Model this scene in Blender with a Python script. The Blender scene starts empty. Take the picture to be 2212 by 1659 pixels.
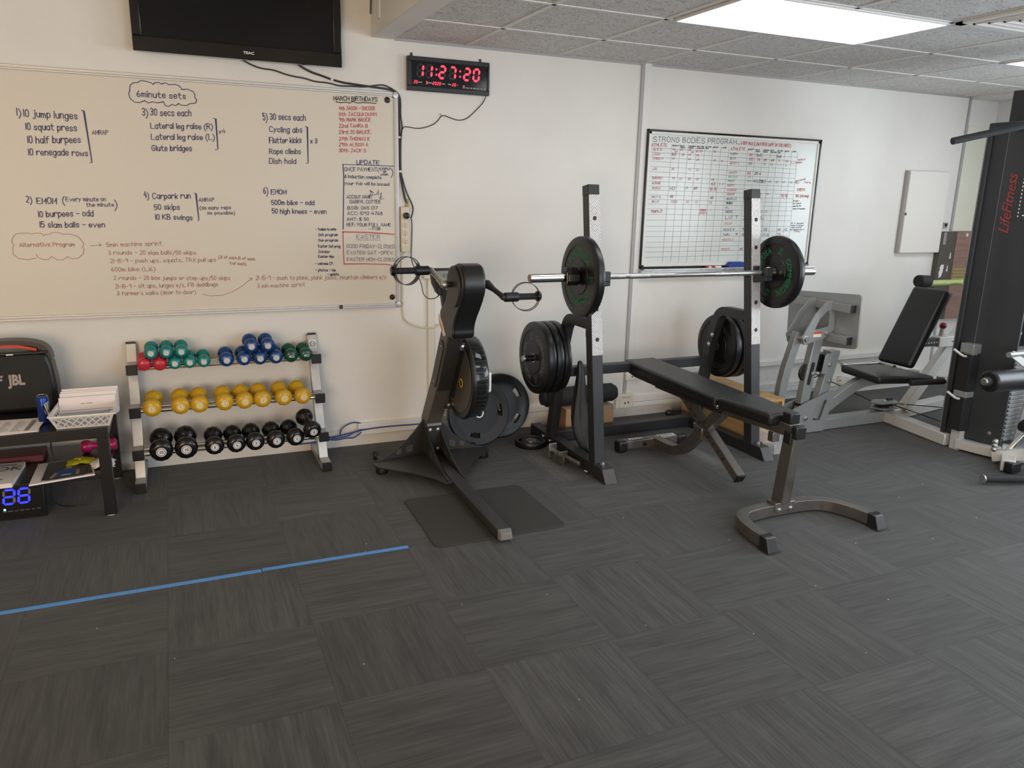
import bpy, bmesh, math, random
from mathutils import Vector, Matrix, Euler
random.seed(7)
S = bpy.context.scene
COL = S.collection
PI = math.pi

# ------------------------------------------------------------------ camera
cam_d = bpy.data.cameras.new('camera'); cam = bpy.data.objects.new('camera', cam_d); COL.objects.link(cam)
cam_d.sensor_width = 36.0; cam_d.lens = 36.0 * 1663.7 / 2212.0; cam_d.clip_start = 0.05; cam_d.clip_end = 60
_r = Matrix(((0.9171218, -0.3980170, 0.0216812), (-0.0762168, -0.2284902, -0.9705582), (0.3912526, 0.8884676, -0.2398889)))
cam.matrix_world = Matrix.Translation((0, 0, 1.5923)) @ Matrix((( _r[0][0], -_r[1][0], -_r[2][0]), (_r[0][1], -_r[1][1], -_r[2][1]), (_r[0][2], -_r[1][2], -_r[2][2]))).to_4x4()
S.camera = cam
# ------------------------------------------------------------------ colour management, world, daylight
S.view_settings.view_transform = 'Standard'; S.view_settings.look = 'None'; S.view_settings.gamma = 1; S.view_settings.use_curve_mapping = False
S.view_settings.exposure = 0.0
w = bpy.data.worlds.new('sky'); S.world = w; w.use_nodes = True
_bg = w.node_tree.nodes['Background']; _bg.inputs[0].default_value = (0.62, 0.74, 1.0, 1); _bg.inputs[1].default_value = 1.5
def area(name, loc, rot, sx, sy, power, col):
    d = bpy.data.lights.new(name, 'AREA'); d.shape = 'RECTANGLE'; d.size = sx; d.size_y = sy; d.energy = power; d.color = col
    o = bpy.data.objects.new(name, d); COL.objects.link(o); o.location = loc; o.rotation_euler = rot; return o
# daylight coming in through the window in the right-hand wall (behind the gym tower), plus a cool fill added behind the camera
area('window_daylight', (6.72, 1.12, 1.52), (0, PI/2, 0), 1.35, 3.4, 165, (0.84, 0.93, 1.0))
area('cool_front_fill', (3.4, -2.70, 1.28), (PI/2, 0, 0), 3.6, 2.0, 78, (0.88, 0.95, 1.0))
# warm fill added behind the camera at left; the fitting overhead is added too
area('warm_front_fill', (-2.0, -2.70, 1.35), (PI/2, 0, 0), 2.1, 1.9, 135, (1.0, 0.68, 0.37))
PANEL = 5.6       # radiance of the ceiling panels
WARM = 9.0        # watts of the added warm fitting over the left part of the room

# ------------------------------------------------------------------ materials
def sock(n, *names):
    for k in names:
        if k in n.inputs: return n.inputs[k]
M = {}
def mat(name, col, rough=0.5, metal=0.0, var=0.0, vs=20.0, bump=0.0, bs=200.0, emit=None, es=1.0, alpha=1.0, trans=0.0, coat=0.0, spec=None, rv=0.0):
    m = bpy.data.materials.new(name); m.use_nodes = True; nt = m.node_tree; N = nt.nodes; Lk = nt.links
    p = N['Principled BSDF']
    c = (*col, 1) if len(col) == 3 else col
    p.inputs['Base Color'].default_value = c; p.inputs['Roughness'].default_value = rough; p.inputs['Metallic'].default_value = metal
    if spec is not None: p.inputs['Specular IOR Level'].default_value = spec
    if coat: p.inputs['Coat Weight'].default_value = coat; p.inputs['Coat Roughness'].default_value = 0.08
    if trans: p.inputs['Transmission Weight'].default_value = trans
    if alpha < 1: p.inputs['Alpha'].default_value = alpha
    if emit: p.inputs['Emission Color'].default_value = (*emit, 1); p.inputs['Emission Strength'].default_value = es
    if var or bump or rv:
        tc = N.new('ShaderNodeTexCoord')
    if var or rv:
        nz = N.new('ShaderNodeTexNoise'); nz.inputs['Scale'].default_value = vs; nz.inputs['Detail'].default_value = 5
        Lk.new(tc.outputs['Object'], nz.inputs['Vector'])
    if var:
        mx = N.new('ShaderNodeMix'); mx.data_type = 'RGBA'
        mx.inputs[6].default_value = tuple(max(0, v * (1 - var)) for v in c[:3]) + (1,); mx.inputs[7].default_value = tuple(min(1, v * (1 + var)) for v in c[:3]) + (1,)
        Lk.new(nz.outputs['Fac'], mx.inputs[0]); Lk.new(mx.outputs[2], p.inputs['Base Color'])
    if rv:
        mr = N.new('ShaderNodeMapRange'); mr.inputs['From Min'].default_value = 0.3; mr.inputs['From Max'].default_value = 0.7
        mr.inputs['To Min'].default_value = max(0, rough - rv); mr.inputs['To Max'].default_value = min(1, rough + rv)
        Lk.new(nz.outputs['Fac'], mr.inputs['Value']); Lk.new(mr.outputs[0], p.inputs['Roughness'])
    if bump:
        nb = N.new('ShaderNodeTexNoise'); nb.inputs['Scale'].default_value = bs; nb.inputs['Detail'].default_value = 3
        Lk.new(tc.outputs['Object'], nb.inputs['Vector'])
        b = N.new('ShaderNodeBump'); b.inputs['Strength'].default_value = bump; b.inputs['Distance'].default_value = 0.002
        Lk.new(nb.outputs['Fac'], b.inputs['Height']); Lk.new(b.outputs[0], p.inputs['Normal'])
    M[name] = m; return m

class NG:
    """tiny node-graph writer"""
    def __init__(s, m): s.nt = m.node_tree; s.N = s.nt.nodes; s.p = s.N['Principled BSDF']
    def math(s, op, a, b=None, c=None):
        n = s.N.new('ShaderNodeMath'); n.operation = op
        for i, v in enumerate((a, b, c)):
            if v is None: continue
            if hasattr(v, 'is_linked'): s.nt.links.new(v, n.inputs[i])
            else: n.inputs[i].default_value = v
        return n.outputs[0]
    def xyz(s):
        t = s.N.new('ShaderNodeTexCoord'); x = s.N.new('ShaderNodeSeparateXYZ'); s.nt.links.new(t.outputs['Object'], x.inputs[0]); return x.outputs
    def comb(s, x, y, z=0.0):
        n = s.N.new('ShaderNodeCombineXYZ')
        for i, v in enumerate((x, y, z)):
            if hasattr(v, 'is_linked'): s.nt.links.new(v, n.inputs[i])
            else: n.inputs[i].default_value = v
        return n.outputs[0]
    def noise(s, vec, scale=1.0, detail=2.0, rough=0.5):
        n = s.N.new('ShaderNodeTexNoise'); n.inputs['Scale'].default_value = scale; n.inputs['Detail'].default_value = detail; n.inputs['Roughness'].default_value = rough
        s.nt.links.new(vec, n.inputs['Vector']); return n.outputs['Fac']
    def white(s, vec):
        n = s.N.new('ShaderNodeTexWhiteNoise'); n.noise_dimensions = '3D'; s.nt.links.new(vec, n.inputs['Vector']); return n.outputs['Value']
    def mix(s, f, a, b):
        n = s.N.new('ShaderNodeMix'); n.data_type = 'RGBA'
        for i, v in ((0, f), (6, a), (7, b)):
            if hasattr(v, 'is_linked'): s.nt.links.new(v, n.inputs[i])
            else: n.inputs[i].default_value = v if i == 0 else (*v, 1)
        return n.outputs[2]
    def fmix(s, f, a, b): return s.math('ADD', s.math('MULTIPLY', s.math('SUBTRACT', 1.0, f), a), s.math('MULTIPLY', f, b))
    def ramp(s, v, a, b):
        n = s.N.new('ShaderNodeMapRange'); n.inputs['From Min'].default_value = a; n.inputs['From Max'].default_value = b; s.nt.links.new(v, n.inputs['Value']); return n.outputs[0]
    def color(s, c): s.nt.links.new(c, s.p.inputs['Base Color'])
    def bump(s, h, strength=0.5, dist=0.002):
        b = s.N.new('ShaderNodeBump'); b.inputs['Strength'].default_value = strength; b.inputs['Distance'].default_value = dist
        s.nt.links.new(h, b.inputs['Height']); s.nt.links.new(b.outputs[0], s.p.inputs['Normal'])

# carpet tiles: 0.5 m squares laid quarter-turned, streaked pile along alternate directions
def carpet():
    m = mat('carpet', (0.05, 0.05, 0.05), 0.72, spec=0.45); g = NG(m); g.p.inputs['Sheen Weight'].default_value = 0.13; g.p.inputs['Sheen Roughness'].default_value = 0.5; x, y, z = g.xyz()
    u = g.math('DIVIDE', g.math('ADD', x, 0.1215), 0.5); v = g.math('DIVIDE', g.math('SUBTRACT', y, 2.672), 0.5)
    iu = g.math('FLOOR', u); iv = g.math('FLOOR', v)
    par = g.math('FLOORED_MODULO', g.math('ADD', iu, iv), 2.0)
    rnd = g.white(g.comb(iu, iv, 0.5))
    off = g.math('MULTIPLY', rnd, 37.0)
    al = g.fmix(par, y, x); ac = g.fmix(par, x, y)                 # along / across the streaks
    st = g.noise(g.comb(g.math('MULTIPLY', ac, 95.0), g.math('MULTIPLY', al, 5.0), off), 1.0, 3.0, 0.6)
    st2 = g.noise(g.comb(g.math('MULTIPLY', ac, 22.0), g.math('MULTIPLY', al, 2.2), off), 1.0, 2.0)
    loop = g.noise(g.comb(g.math('MULTIPLY', x, 330.0), g.math('MULTIPLY', y, 330.0), 0.0), 1.0, 1.0)
    s = g.math('ADD', g.math('MULTIPLY', g.ramp(st, 0.36, 0.66), 0.58), g.math('MULTIPLY', g.ramp(st2, 0.35, 0.65), 0.42))
    s = g.math('ADD', g.math('MULTIPLY', s, 0.75), g.math('MULTIPLY', g.ramp(loop, 0.3, 0.7), 0.35))
    s = g.math('MULTIPLY', s, g.math('ADD', 0.80, g.math('MULTIPLY', rnd, 0.35)))
    c = g.mix(s, (0.013, 0.0134, 0.0129), (0.073, 0.0755, 0.0735))
    fu = g.math('FRACT', u); fv = g.math('FRACT', v)
    e = g.math('MINIMUM', g.math('MINIMUM', fu, g.math('SUBTRACT', 1.0, fu)), g.math('MINIMUM', fv, g.math('SUBTRACT', 1.0, fv)))
    seam = g.math('MULTIPLY', g.math('LESS_THAN', e, 0.0035), 0.5)
    c = g.mix(seam, c, (0.008, 0.008, 0.008))
    # chalky worn strip on the carpet beside the squat rack
    dx = g.math('ABSOLUTE', g.math('SUBTRACT', x, 1.985)); dy = g.math('ABSOLUTE', g.math('SUBTRACT', y, 3.89))
    wear = g.math('MULTIPLY', g.ramp(dx, 0.075, 0.02), g.ramp(dy, 0.26, 0.15))
    wear = g.math('MULTIPLY', wear, g.ramp(g.noise(g.comb(x, y, 0.0), 60.0, 3.0), 0.35, 0.6))
    dx2 = g.math('ABSOLUTE', g.math('SUBTRACT', x, 2.99)); dy2 = g.math('ABSOLUTE', g.math('SUBTRACT', y, 3.87))
    wear2 = g.math('MULTIPLY', g.math('MULTIPLY', g.ramp(dx2, 0.07, 0.02), g.ramp(dy2, 0.36, 0.2)), 0.7)
    wr = g.math('MULTIPLY', g.math('MAXIMUM', wear, wear2), 0.55)
    c = g.mix(wr, c, (0.19, 0.185, 0.17))
    g.color(c); g.bump(s, 0.35, 0.004)
carpet()
def ceil_tile():
    m = mat('ceiling_tile', (0.6, 0.6, 0.58), 0.9); g = NG(m); x, y, z = g.xyz()
    wx = g.noise(g.comb(x, y, 3.0), 26.0, 2.0); wy = g.noise(g.comb(y, x, 9.0), 26.0, 2.0)
    a = g.noise(g.comb(g.math('ADD', g.math('MULTIPLY', x, 62.0), g.math('MULTIPLY', wx, 7.0)), g.math('ADD', g.math('MULTIPLY', y, 62.0), g.math('MULTIPLY', wy, 7.0)), 0.0), 1.0, 0.0)
    r = g.math('ABSOLUTE', g.math('SUBTRACT', a, 0.5))
    k = g.ramp(r, 0.025, 0.075)
    g.color(g.mix(k, (0.46, 0.45, 0.44), (0.80, 0.785, 0.765))); g.bump(k, 0.7, 0.004)
ceil_tile()
def wallmat(name, col, dirt):
    m = mat(name, col, 0.62, spec=0.3); g = NG(m); x, y, z = g.xyz()
    n = g.noise(g.comb(x, y, z), 2.2, 5.0, 0.6); n2 = g.noise(g.comb(g.math('MULTIPLY', x, 9.0), y, g.math('MULTIPLY', z, 14.0)), 1.0, 4.0, 0.6)
    low = g.ramp(z, 0.75, 0.1)                                     # scuffs belong to the knee-high part of the wall
    sc = g.math('MULTIPLY', g.math('MULTIPLY', g.ramp(n2, 0.66, 0.74), low), dirt)
    c = g.mix(g.ramp(n, 0.3, 0.7), tuple(v * 0.96 for v in col), tuple(min(1, v * 1.03) for v in col))
    c = g.mix(sc, c, tuple(v * 0.45 for v in col)); g.color(c)
    g.bump(g.noise(g.comb(x, y, z), 38.0, 4.0), 0.12, 0.004)
wallmat('wall_paint', (0.765, 0.758, 0.725), 0.35)
wallmat('wall_white', (0.80, 0.79, 0.77), 0.1)
def chequer_plate():
    m = mat('chequer_plate', (0.72, 0.71, 0.70), 0.50, 0.35); g = NG(m); x, y, z = g.xyz()
    X = g.math('DIVIDE', x, 0.032); Z = g.math('DIVIDE', z, 0.032)
    a = g.math('ADD', X, Z); b = g.math('SUBTRACT', X, Z)
    par = g.math('FLOORED_MODULO', g.math('ADD', g.math('FLOOR', g.math('MULTIPLY', a, 0.7)), g.math('FLOOR', g.math('MULTIPLY', b, 0.7))), 2.0)
    st = g.math('SINE', g.math('MULTIPLY', g.fmix(par, a, b), 15.5))
    k = g.ramp(st, 0.1, 0.6)
    g.color(g.mix(k, (0.40, 0.38, 0.37), (0.88, 0.86, 0.84))); g.bump(k, 0.9, 0.004)
chequer_plate()
def wood(name, a, b, sx, sz):
    m = mat(name, a, 0.6); g = NG(m); x, y, z = g.xyz()
    n = g.noise(g.comb(g.math('MULTIPLY', x, sx), g.math('MULTIPLY', y, sx * .4), g.math('MULTIPLY', z, sz)), 1.0, 5.0, 0.6)
    g.color(g.mix(g.ramp(n, 0.3, 0.7), a, b)); g.bump(n, 0.2)
wood('plywood', (0.42, 0.24, 0.09), (0.58, 0.37, 0.17), 9, 40)
wood('brown_board', (0.23, 0.14, 0.11), (0.33, 0.21, 0.165), 4, 45)
mat('white_plastic', (0.78, 0.76, 0.72), 0.4)
mat('trim_white', (0.74, 0.74, 0.72), 0.45, var=.05)
mat('trim_cream', (0.70, 0.67, 0.58), 0.45)
mat('trim_grey', (0.40, 0.40, 0.40), 0.5)
mat('cream_plastic', (0.66, 0.60, 0.46), 0.4)
mat('board_warm', (0.70, 0.66, 0.575), 0.38, spec=0.22)
mat('board_cool', (0.69, 0.73, 0.70), 0.20, spec=0.4)
mat('aluminium', (0.60, 0.60, 0.59), 0.50, 0.45, var=.08, vs=60)
mat('chrome', (0.78, 0.77, 0.75), 0.12, 1.0)
mat('steel', (0.50, 0.49, 0.47), 0.32, 0.9, var=.12, vs=30, rv=.08)
mat('zinc', (0.60, 0.60, 0.59), 0.38, 0.6, var=.10, vs=25)
mat('black_gloss', (0.006, 0.006, 0.007), 0.12)
mat('screen_black', (0.008, 0.009, 0.011), 0.14, var=.2, vs=2, spec=.25)
mat('black_plastic', (0.012, 0.012, 0.013), 0.35, bump=.08)
mat('black_matte', (0.014, 0.014, 0.015), 0.6, bump=.15)
mat('rack_black', (0.022, 0.023, 0.026), 0.42, bump=.08, bs=400)
mat('rubber', (0.006, 0.0065, 0.007), 0.34, var=.25, vs=18, bump=.1, bs=120)
mat('rubber_worn', (0.013, 0.014, 0.0145), 0.50, var=.35, vs=14, bump=.2, bs=90)
mat('foam_black', (0.013, 0.014, 0.015), 0.75, bump=.3, bs=300)
mat('mat_rubber', (0.042, 0.041, 0.038), 0.8, var=.12, vs=30, bump=.3, bs=500)
mat('leather', (0.012, 0.012, 0.013), 0.36, var=.2, vs=9, bump=.18, bs=260)
mat('bench_metal', (0.20, 0.185, 0.17), 0.34, 0.75, var=.18, vs=14, rv=.08)
mat('gym_silver', (0.34, 0.36, 0.36), 0.42, 0.45, var=.07, vs=18)
mat('gym_white', (0.66, 0.66, 0.64), 0.42, 0.2, var=.06, vs=12)
mat('gym_black', (0.030, 0.034, 0.038), 0.55, bump=.12, bs=300)
mat('erg_grey', (0.105, 0.095, 0.082), 0.45, 0.3, var=.1, vs=30)
mat('erg_dark', (0.030, 0.029, 0.028), 0.42, bump=.1, bs=300)
mat('smoky', (0.012, 0.016, 0.015), 0.06, spec=0.6, alpha=.60)
mat('blue_tape', (0.10, 0.32, 0.72), 0.5, var=.12, vs=40)
mat('ink_blue', (0.012, 0.020, 0.125), 0.5); mat('ink_red', (0.50, 0.035, 0.06), 0.5); mat('ink_black', (0.012, 0.012, 0.014), 0.5)
mat('ink_darkred', (0.36, 0.11, 0.09), 0.5); mat('ink_greyblue', (0.16, 0.19, 0.26), 0.5); mat('ink_green', (0.03, 0.34, 0.20), 0.5); mat('ink_orange', (0.60, 0.13, 0.05), 0.5)
mat('paper', (0.80, 0.76, 0.74), 0.7, var=.03, vs=8); mat('paper_pink', (0.82, 0.74, 0.74), 0.65); mat('paper_grey', (0.30, 0.31, 0.34), 0.6)
mat('ink_grey', (0.25, 0.23, 0.23), 0.6)
mat('vinyl_red', (0.52, 0.022, 0.05), 0.28, var=.1); mat('vinyl_teal', (0.008, 0.20, 0.185), 0.26, var=.1); mat('vinyl_blue', (0.006, 0.05, 0.20), 0.26, var=.1)
mat('vinyl_green', (0.006, 0.075, 0.045), 0.26, var=.1); mat('vinyl_yellow', (0.60, 0.35, 0.012), 0.26, var=.08); mat('vinyl_black', (0.008, 0.008, 0.009), 0.22); mat('vinyl_pink', (0.36, 0.012, 0.09), 0.28)
mat('decal_white', (0.75, 0.76, 0.76), 0.5); mat('decal_cream', (0.80, 0.70, 0.40), 0.5)
mat('led_red', (0.3, 0.0, 0.01), 0.4, emit=(1.0, 0.03, 0.06), es=3.2); mat('led_blue', (0.0, 0.0, 0.3), 0.4, emit=(0.012, 0.02, 1.0), es=3.5); mat('led_cyan', (0.1, 0.3, 0.4), 0.4, emit=(0.3, 0.8, 1.0), es=2.0)
mat('led_off', (0.16, 0.15, 0.16), 0.5); mat('led_dim', (0.014, 0.006, 0.007), 0.3)
mat('panel_light', (0.9, 0.9, 0.9), 0.5, emit=(0.98, 0.985, 0.98), es=PANEL)
mat('lcd', (0.30, 0.34, 0.32), 0.25)
mat('speaker_cloth', (0.010, 0.011, 0.011), 0.7, bump=.6, bs=420)
mat('speaker_red', (0.55, 0.035, 0.02), 0.4); mat('logo_grey', (0.36, 0.30, 0.29), 0.5); mat('logo_red', (0.30, 0.045, 0.045), 0.5)
mat('table_black', (0.010, 0.009, 0.010), 0.30, bump=.05)
mat('can_blue', (0.015, 0.045, 0.24), 0.22, 0.6, var=.5, vs=40)
mat('cardboard', (0.40, 0.25, 0.135), 0.8, var=.06, vs=12)
mat('cloth_black', (0.010, 0.010, 0.012), 0.55, bump=.5, bs=60)
mat('cloth_yellow', (0.42, 0.40, 0.01), 0.8)
mat('maroon', (0.10, 0.012, 0.02), 0.5)
mat('clear_plastic', (0.85, 0.88, 0.90), 0.08, alpha=.16, spec=.6)
mat('eraser_blue', (0.012, 0.04, 0.27), 0.5); mat('cable_blue', (0.02, 0.05, 0.26), 0.45); mat('marker_red', (0.5, 0.03, 0.04), 0.4)
mat('orange', (0.70, 0.20, 0.02), 0.5); mat('yellow_plastic', (0.75, 0.47, 0.03), 0.45); mat('warn_orange', (0.62, 0.10, 0.02), 0.5)
mat('knob_red', (0.20, 0.012, 0.015), 0.3); mat('plate_green', (0.012, 0.16, 0.055), 0.55); mat('plate_grey', (0.16, 0.16, 0.155), 0.55); mat('plate_dim', (0.030, 0.031, 0.031), 0.6)
mat('photo_dark', (0.05, 0.05, 0.06), 0.35, var=.5, vs=14); mat('photo_blue', (0.03, 0.09, 0.25), 0.35); mat('skin_tone', (0.40, 0.24, 0.20), 0.5); mat('photo_tan', (0.45, 0.36, 0.28), 0.5, var=.2, vs=20)
mat('bamboo', (0.36, 0.30, 0.11), 0.5); mat('lime', (0.35, 0.42, 0.14), 0.45)
mat('glass', (0.9, 0.95, 1.0), 0.03, trans=1.0, alpha=.25)
mat('blind', (0.8, 0.8, 0.76), 0.6)
mat('panel_cream', (0.76, 0.76, 0.64), 0.25, spec=.5)
mat('copper', (0.45, 0.26, 0.22), 0.4, 0.5)

# ------------------------------------------------------------------ geometry helpers
V = Vector
def chaikin(p, n=2, closed=False):
    p = [V(q) for q in p]
    for _ in range(n):
        if len(p) < 3: return p
        o = [] if closed else [p[0]]
        for i in range(len(p) if closed else len(p) - 1):
            a = p[i]; b = p[(i + 1) % len(p)]
            o += [a * .75 + b * .25, a * .25 + b * .75]
        if not closed: o[1:2] = [o[1]]; o.append(p[-1])
        p = o
    return p
class MB:
    def __init__(s): s.v = []; s.f = []; s.m = []; s.mi = 0
    def add(s, vs, fs, T=None):
        k = len(s.v)
        s.v += [tuple(T @ V(q)) if T else tuple(q) for q in vs]
        s.f += [tuple(i + k for i in q) for q in fs]; s.m += [s.mi] * len(fs); return s
    def box(s, x0, x1, y0, y1, z0, z1, T=None):
        return s.add([(x0,y0,z0),(x1,y0,z0),(x1,y1,z0),(x0,y1,z0),(x0,y0,z1),(x1,y0,z1),(x1,y1,z1),(x0,y1,z1)], [(0,3,2,1),(4,5,6,7),(0,1,5,4),(1,2,6,5),(2,3,7,6),(3,0,4,7)], T)
    def hexa(s, bot, top):       # two quads, same winding (counter-clockwise from above)
        return s.add(list(bot) + list(top), [(0,3,2,1),(4,5,6,7),(0,1,5,4),(1,2,6,5),(2,3,7,6),(3,0,4,7)])
    def beam(s, p0, p1, w, h, up=(0,0,1)):
        p0 = V(p0); p1 = V(p1); d = (p1 - p0).normalized(); u = V(up); sd = d.cross(u)
        if sd.length < 1e-5: sd = d.cross(V((1,0,0)))
        sd.normalize(); n = sd.cross(d); a = sd * w / 2; b = n * h / 2
        q = lambda c: [c - a - b, c + a - b, c + a + b, c - a + b]
        return s.add(q(p0) + q(p1), [(0,1,2,3),(7,6,5,4),(0,4,5,1),(1,5,6,2),(2,6,7,3),(3,7,4,0)])
    def sweep(s, pts, w, h, side):
        pts = [V(p) for p in pts]; sd = V(side).normalized(); R = []
        for i, p in enumerate(pts):
            t = (pts[min(i+1, len(pts)-1)] - pts[max(i-1, 0)]).normalized(); n = sd.cross(t).normalized()
            R.append([p - sd*w/2 - n*h/2, p + sd*w/2 - n*h/2, p + sd*w/2 + n*h/2, p - sd*w/2 + n*h/2])
        k = len(pts); fs = [(0,1,2,3), tuple(4*(k-1)+j for j in (3,2,1,0))]
        for i in range(k-1):
            for j in range(4): a = 4*i+j; b = 4*i+(j+1)%4; fs.append((a, a+4, b+4, b))
        return s.add([q for r in R for q in r], fs)
    def tube(s, pts, r, n=10, closed=False, r1=None):
        pts = [V(p) for p in pts]; k = len(pts); vs = []; up = None
        for i, p in enumerate(pts):
            if closed: t = pts[(i+1) % k] - pts[i-1]
            else: t = pts[min(i+1,k-1)] - pts[max(i-1,0)]
            t.normalize()
            if up is None: up = t.orthogonal().normalized()
            up = (up - t * up.dot(t)).normalized(); b = t.cross(up)
            rr = r if r1 is None else r + (r1 - r) * i / (k - 1)
            vs += [p + (up * math.cos(2*PI*j/n) + b * math.sin(2*PI*j/n)) * rr for j in range(n)]
        fs = []
        for i in range(k if closed else k-1):
            for j in range(n):
                a = i*n + j; b2 = i*n + (j+1) % n; c = ((i+1) % k)*n; fs.append((a, b2, c + (j+1) % n, c + j))
        if not closed: fs += [tuple(range(n-1,-1,-1)), tuple((k-1)*n + j for j in range(n))]
        return s.add(vs, fs)
    def cyl(s, p0, p1, r, r2=None, n=24): return s.tube([p0, p1], r, n, r1=r2 if r2 is not None else None)
    def lathe(s, prof, T=None, n=40):       # (radius, height) pairs about local z, open or closed at radius 0
        vs = []; fs = []
        for r, h in prof: vs += [(r*math.cos(2*PI*j/n), r*math.sin(2*PI*j/n), h) for j in range(n)]
        for i in range(len(prof)-1):
            for j in range(n): fs.append((i*n+j, i*n+(j+1)%n, (i+1)*n+(j+1)%n, (i+1)*n+j))
        if prof[0] != prof[-1]:
            fs.append(tuple(range(n-1,-1,-1))); fs.append(tuple((len(prof)-1)*n+j for j in range(n)))
        return s.add(vs, fs, T)
    def prism(s, poly, h0, h1, T=None):
        n = len(poly); vs = [(x,y,h0) for x,y in poly] + [(x,y,h1) for x,y in poly]
        return s.add(vs, [tuple(range(n-1,-1,-1)), tuple(range(n,2*n))] + [(i,(i+1)%n,n+(i+1)%n,n+i) for i in range(n)], T)
    def quad(s, a, b, c, d): return s.add([a,b,c,d], [(0,1,2,3)])
    def sphere(s, c, r, n=16):
        c = V(c); prof = [(max(1e-4, r*math.sin(PI*i/8)), -r*math.cos(PI*i/8)) for i in range(9)]
        return s.lathe(prof, Matrix.Translation(c), n)
    def bolt(s, c, nrm, r=.012, h=.008):
        c = V(c); z = V(nrm).normalized(); T = Matrix.Translation(c) @ z.to_track_quat('Z','Y').to_matrix().to_4x4()
        return s.lathe([(r*1.25,0),(r*1.25,h*.25),(r,h*.3),(r*.9,h*.8),(r*.5,h)], T, 14)
    def build(s, name, mats, root=None, bevel=0, seg=2, ang=35, label=None, kind=None, smooth=True, sub=0):
        me = bpy.data.meshes.new(name)
        if root is not None: inv = WM[root.name].inverted(); vs = [tuple(inv @ V(q)) for q in s.v]
        else:
            xs = [q[0] for q in s.v]; ys = [q[1] for q in s.v]; zs = [q[2] for q in s.v]
            o = V(((min(xs)+max(xs))/2, (min(ys)+max(ys))/2, min(zs))) if kind != 'structure' else V((0,0,0))
            vs = [tuple(V(q) - o) for q in s.v]
        me.from_pydata(vs, [], s.f); me.validate()
        for mm in (mats if isinstance(mats, (list, tuple)) else [mats]): me.materials.append(M[mm])
        bm = bmesh.new(); bm.from_mesh(me)
        for i, fc in enumerate(bm.faces): fc.material_index = s.m[i] if i < len(s.m) else 0
        if s.recalc: bmesh.ops.recalc_face_normals(bm, faces=bm.faces)
        bm.to_mesh(me); bm.free()
        ob = bpy.data.objects.new(name, me); COL.objects.link(ob)
        if smooth: me.shade_smooth() if hasattr(me, 'shade_smooth') else None; me.set_sharp_from_angle(angle=math.radians(ang))
        if root is not None: ob.parent = root; WM[ob.name] = WM[root.name]
        else: ob.location = o; WM[ob.name] = Matrix.Translation(o)
        if bevel:
            b = ob.modifiers.new('bevel', 'BEVEL'); b.width = bevel; b.segments = seg; b.limit_method = 'ANGLE'; b.angle_limit = math.radians(40)
        if sub: ob.modifiers.new('sub', 'SUBSURF').levels = sub; ob.modifiers['sub'].render_levels = sub
        if label: ob['label'] = label
        if kind: ob['kind'] = kind
        return ob
    recalc = True
WM = {}
def tag(o, label, cat, group=None, kind=None):
    o['label'] = label; o['category'] = cat
    if group: o['group'] = group
    if kind: o['kind'] = kind
    return o
def thing(name, label, cat, loc=(0,0,0), group=None, rot=None):
    o = bpy.data.objects.new(name, None); COL.objects.link(o); o.empty_display_size = .05; o.location = loc
    T = Matrix.Translation(loc)
    if rot: o.rotation_euler = rot; T = T @ Euler(rot).to_matrix().to_4x4()
    WM[o.name] = T; return tag(o, label, cat, group)
def kids(o): return [c for c in bpy.data.objects if c.parent == o]
def dup(o, parent=None):
    c = o.copy(); COL.objects.link(c)
    if parent: c.parent = parent
    for k in kids(o): dup(k, c)
    return c
def place(o, loc, rot, label, group=None):
    o.location = loc; o.rotation_euler = rot; o['label'] = label
    if group: o['group'] = group
    return o
def struct(mb, name, m, **k): return mb.build(name, m, kind='structure', **k)

# block lettering from the built-in font, as flat 2-D outlines
_tc = {}
def glyphs(s, size, bold=0.0, sx=1.0, shear=0.0):
    key = (s, size, bold, sx, shear)
    if key in _tc: return _tc[key]
    cu = bpy.data.curves.new('tmp', 'FONT'); cu.body = s; cu.size = size; cu.offset = bold * size; cu.resolution_u = 3; cu.shear = shear; cu.align_x = 'CENTER'
    o = bpy.data.objects.new('tmp', cu); COL.objects.link(o)
    me = bpy.data.meshes.new_from_object(o.evaluated_get(bpy.context.evaluated_depsgraph_get()))
    r = ([(q.co.x * sx, q.co.y) for q in me.vertices], [tuple(p.vertices) for p in me.polygons])
    bpy.data.objects.remove(o); bpy.data.curves.remove(cu); bpy.data.meshes.remove(me)
    _tc[key] = r; return r
def letter(mb, s, size, org, ex, ey, bold=0.0, sx=1.0, shear=0.0, width=None):
    vs, fs = glyphs(s, size, bold, sx, shear); org = V(org); ex = V(ex); ey = V(ey); k = 1.0
    if width: xs = [v[0] for v in vs]; k = width / (max(xs) - min(xs)); c0 = (max(xs) + min(xs)) / 2
    else: c0 = 0
    mb.add([org + ex * ((x - c0) * k) + ey * y for x, y in vs], fs); return mb
def arc_letter(mb, s, size, r, ang, org, ex, ey, bold=0.02, span=None):
    """letters round a circle, tops outward, reading clockwise; ang = angle of the middle"""
    vs, fs = glyphs(s, size, bold); org = V(org); ex = V(ex); ey = V(ey)
    xs = [v[0] for v in vs]; c0 = (max(xs)+min(xs))/2; k = 1.0
    if span: k = span * r / (max(xs)-min(xs))
    o = []
    for x, y in vs:
        a = ang - (x - c0) * k / r; q = r + y; o.append(org + ex * (q*math.cos(a)) + ey * (q*math.sin(a)))
    mb.add(o, fs); return mb
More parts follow.
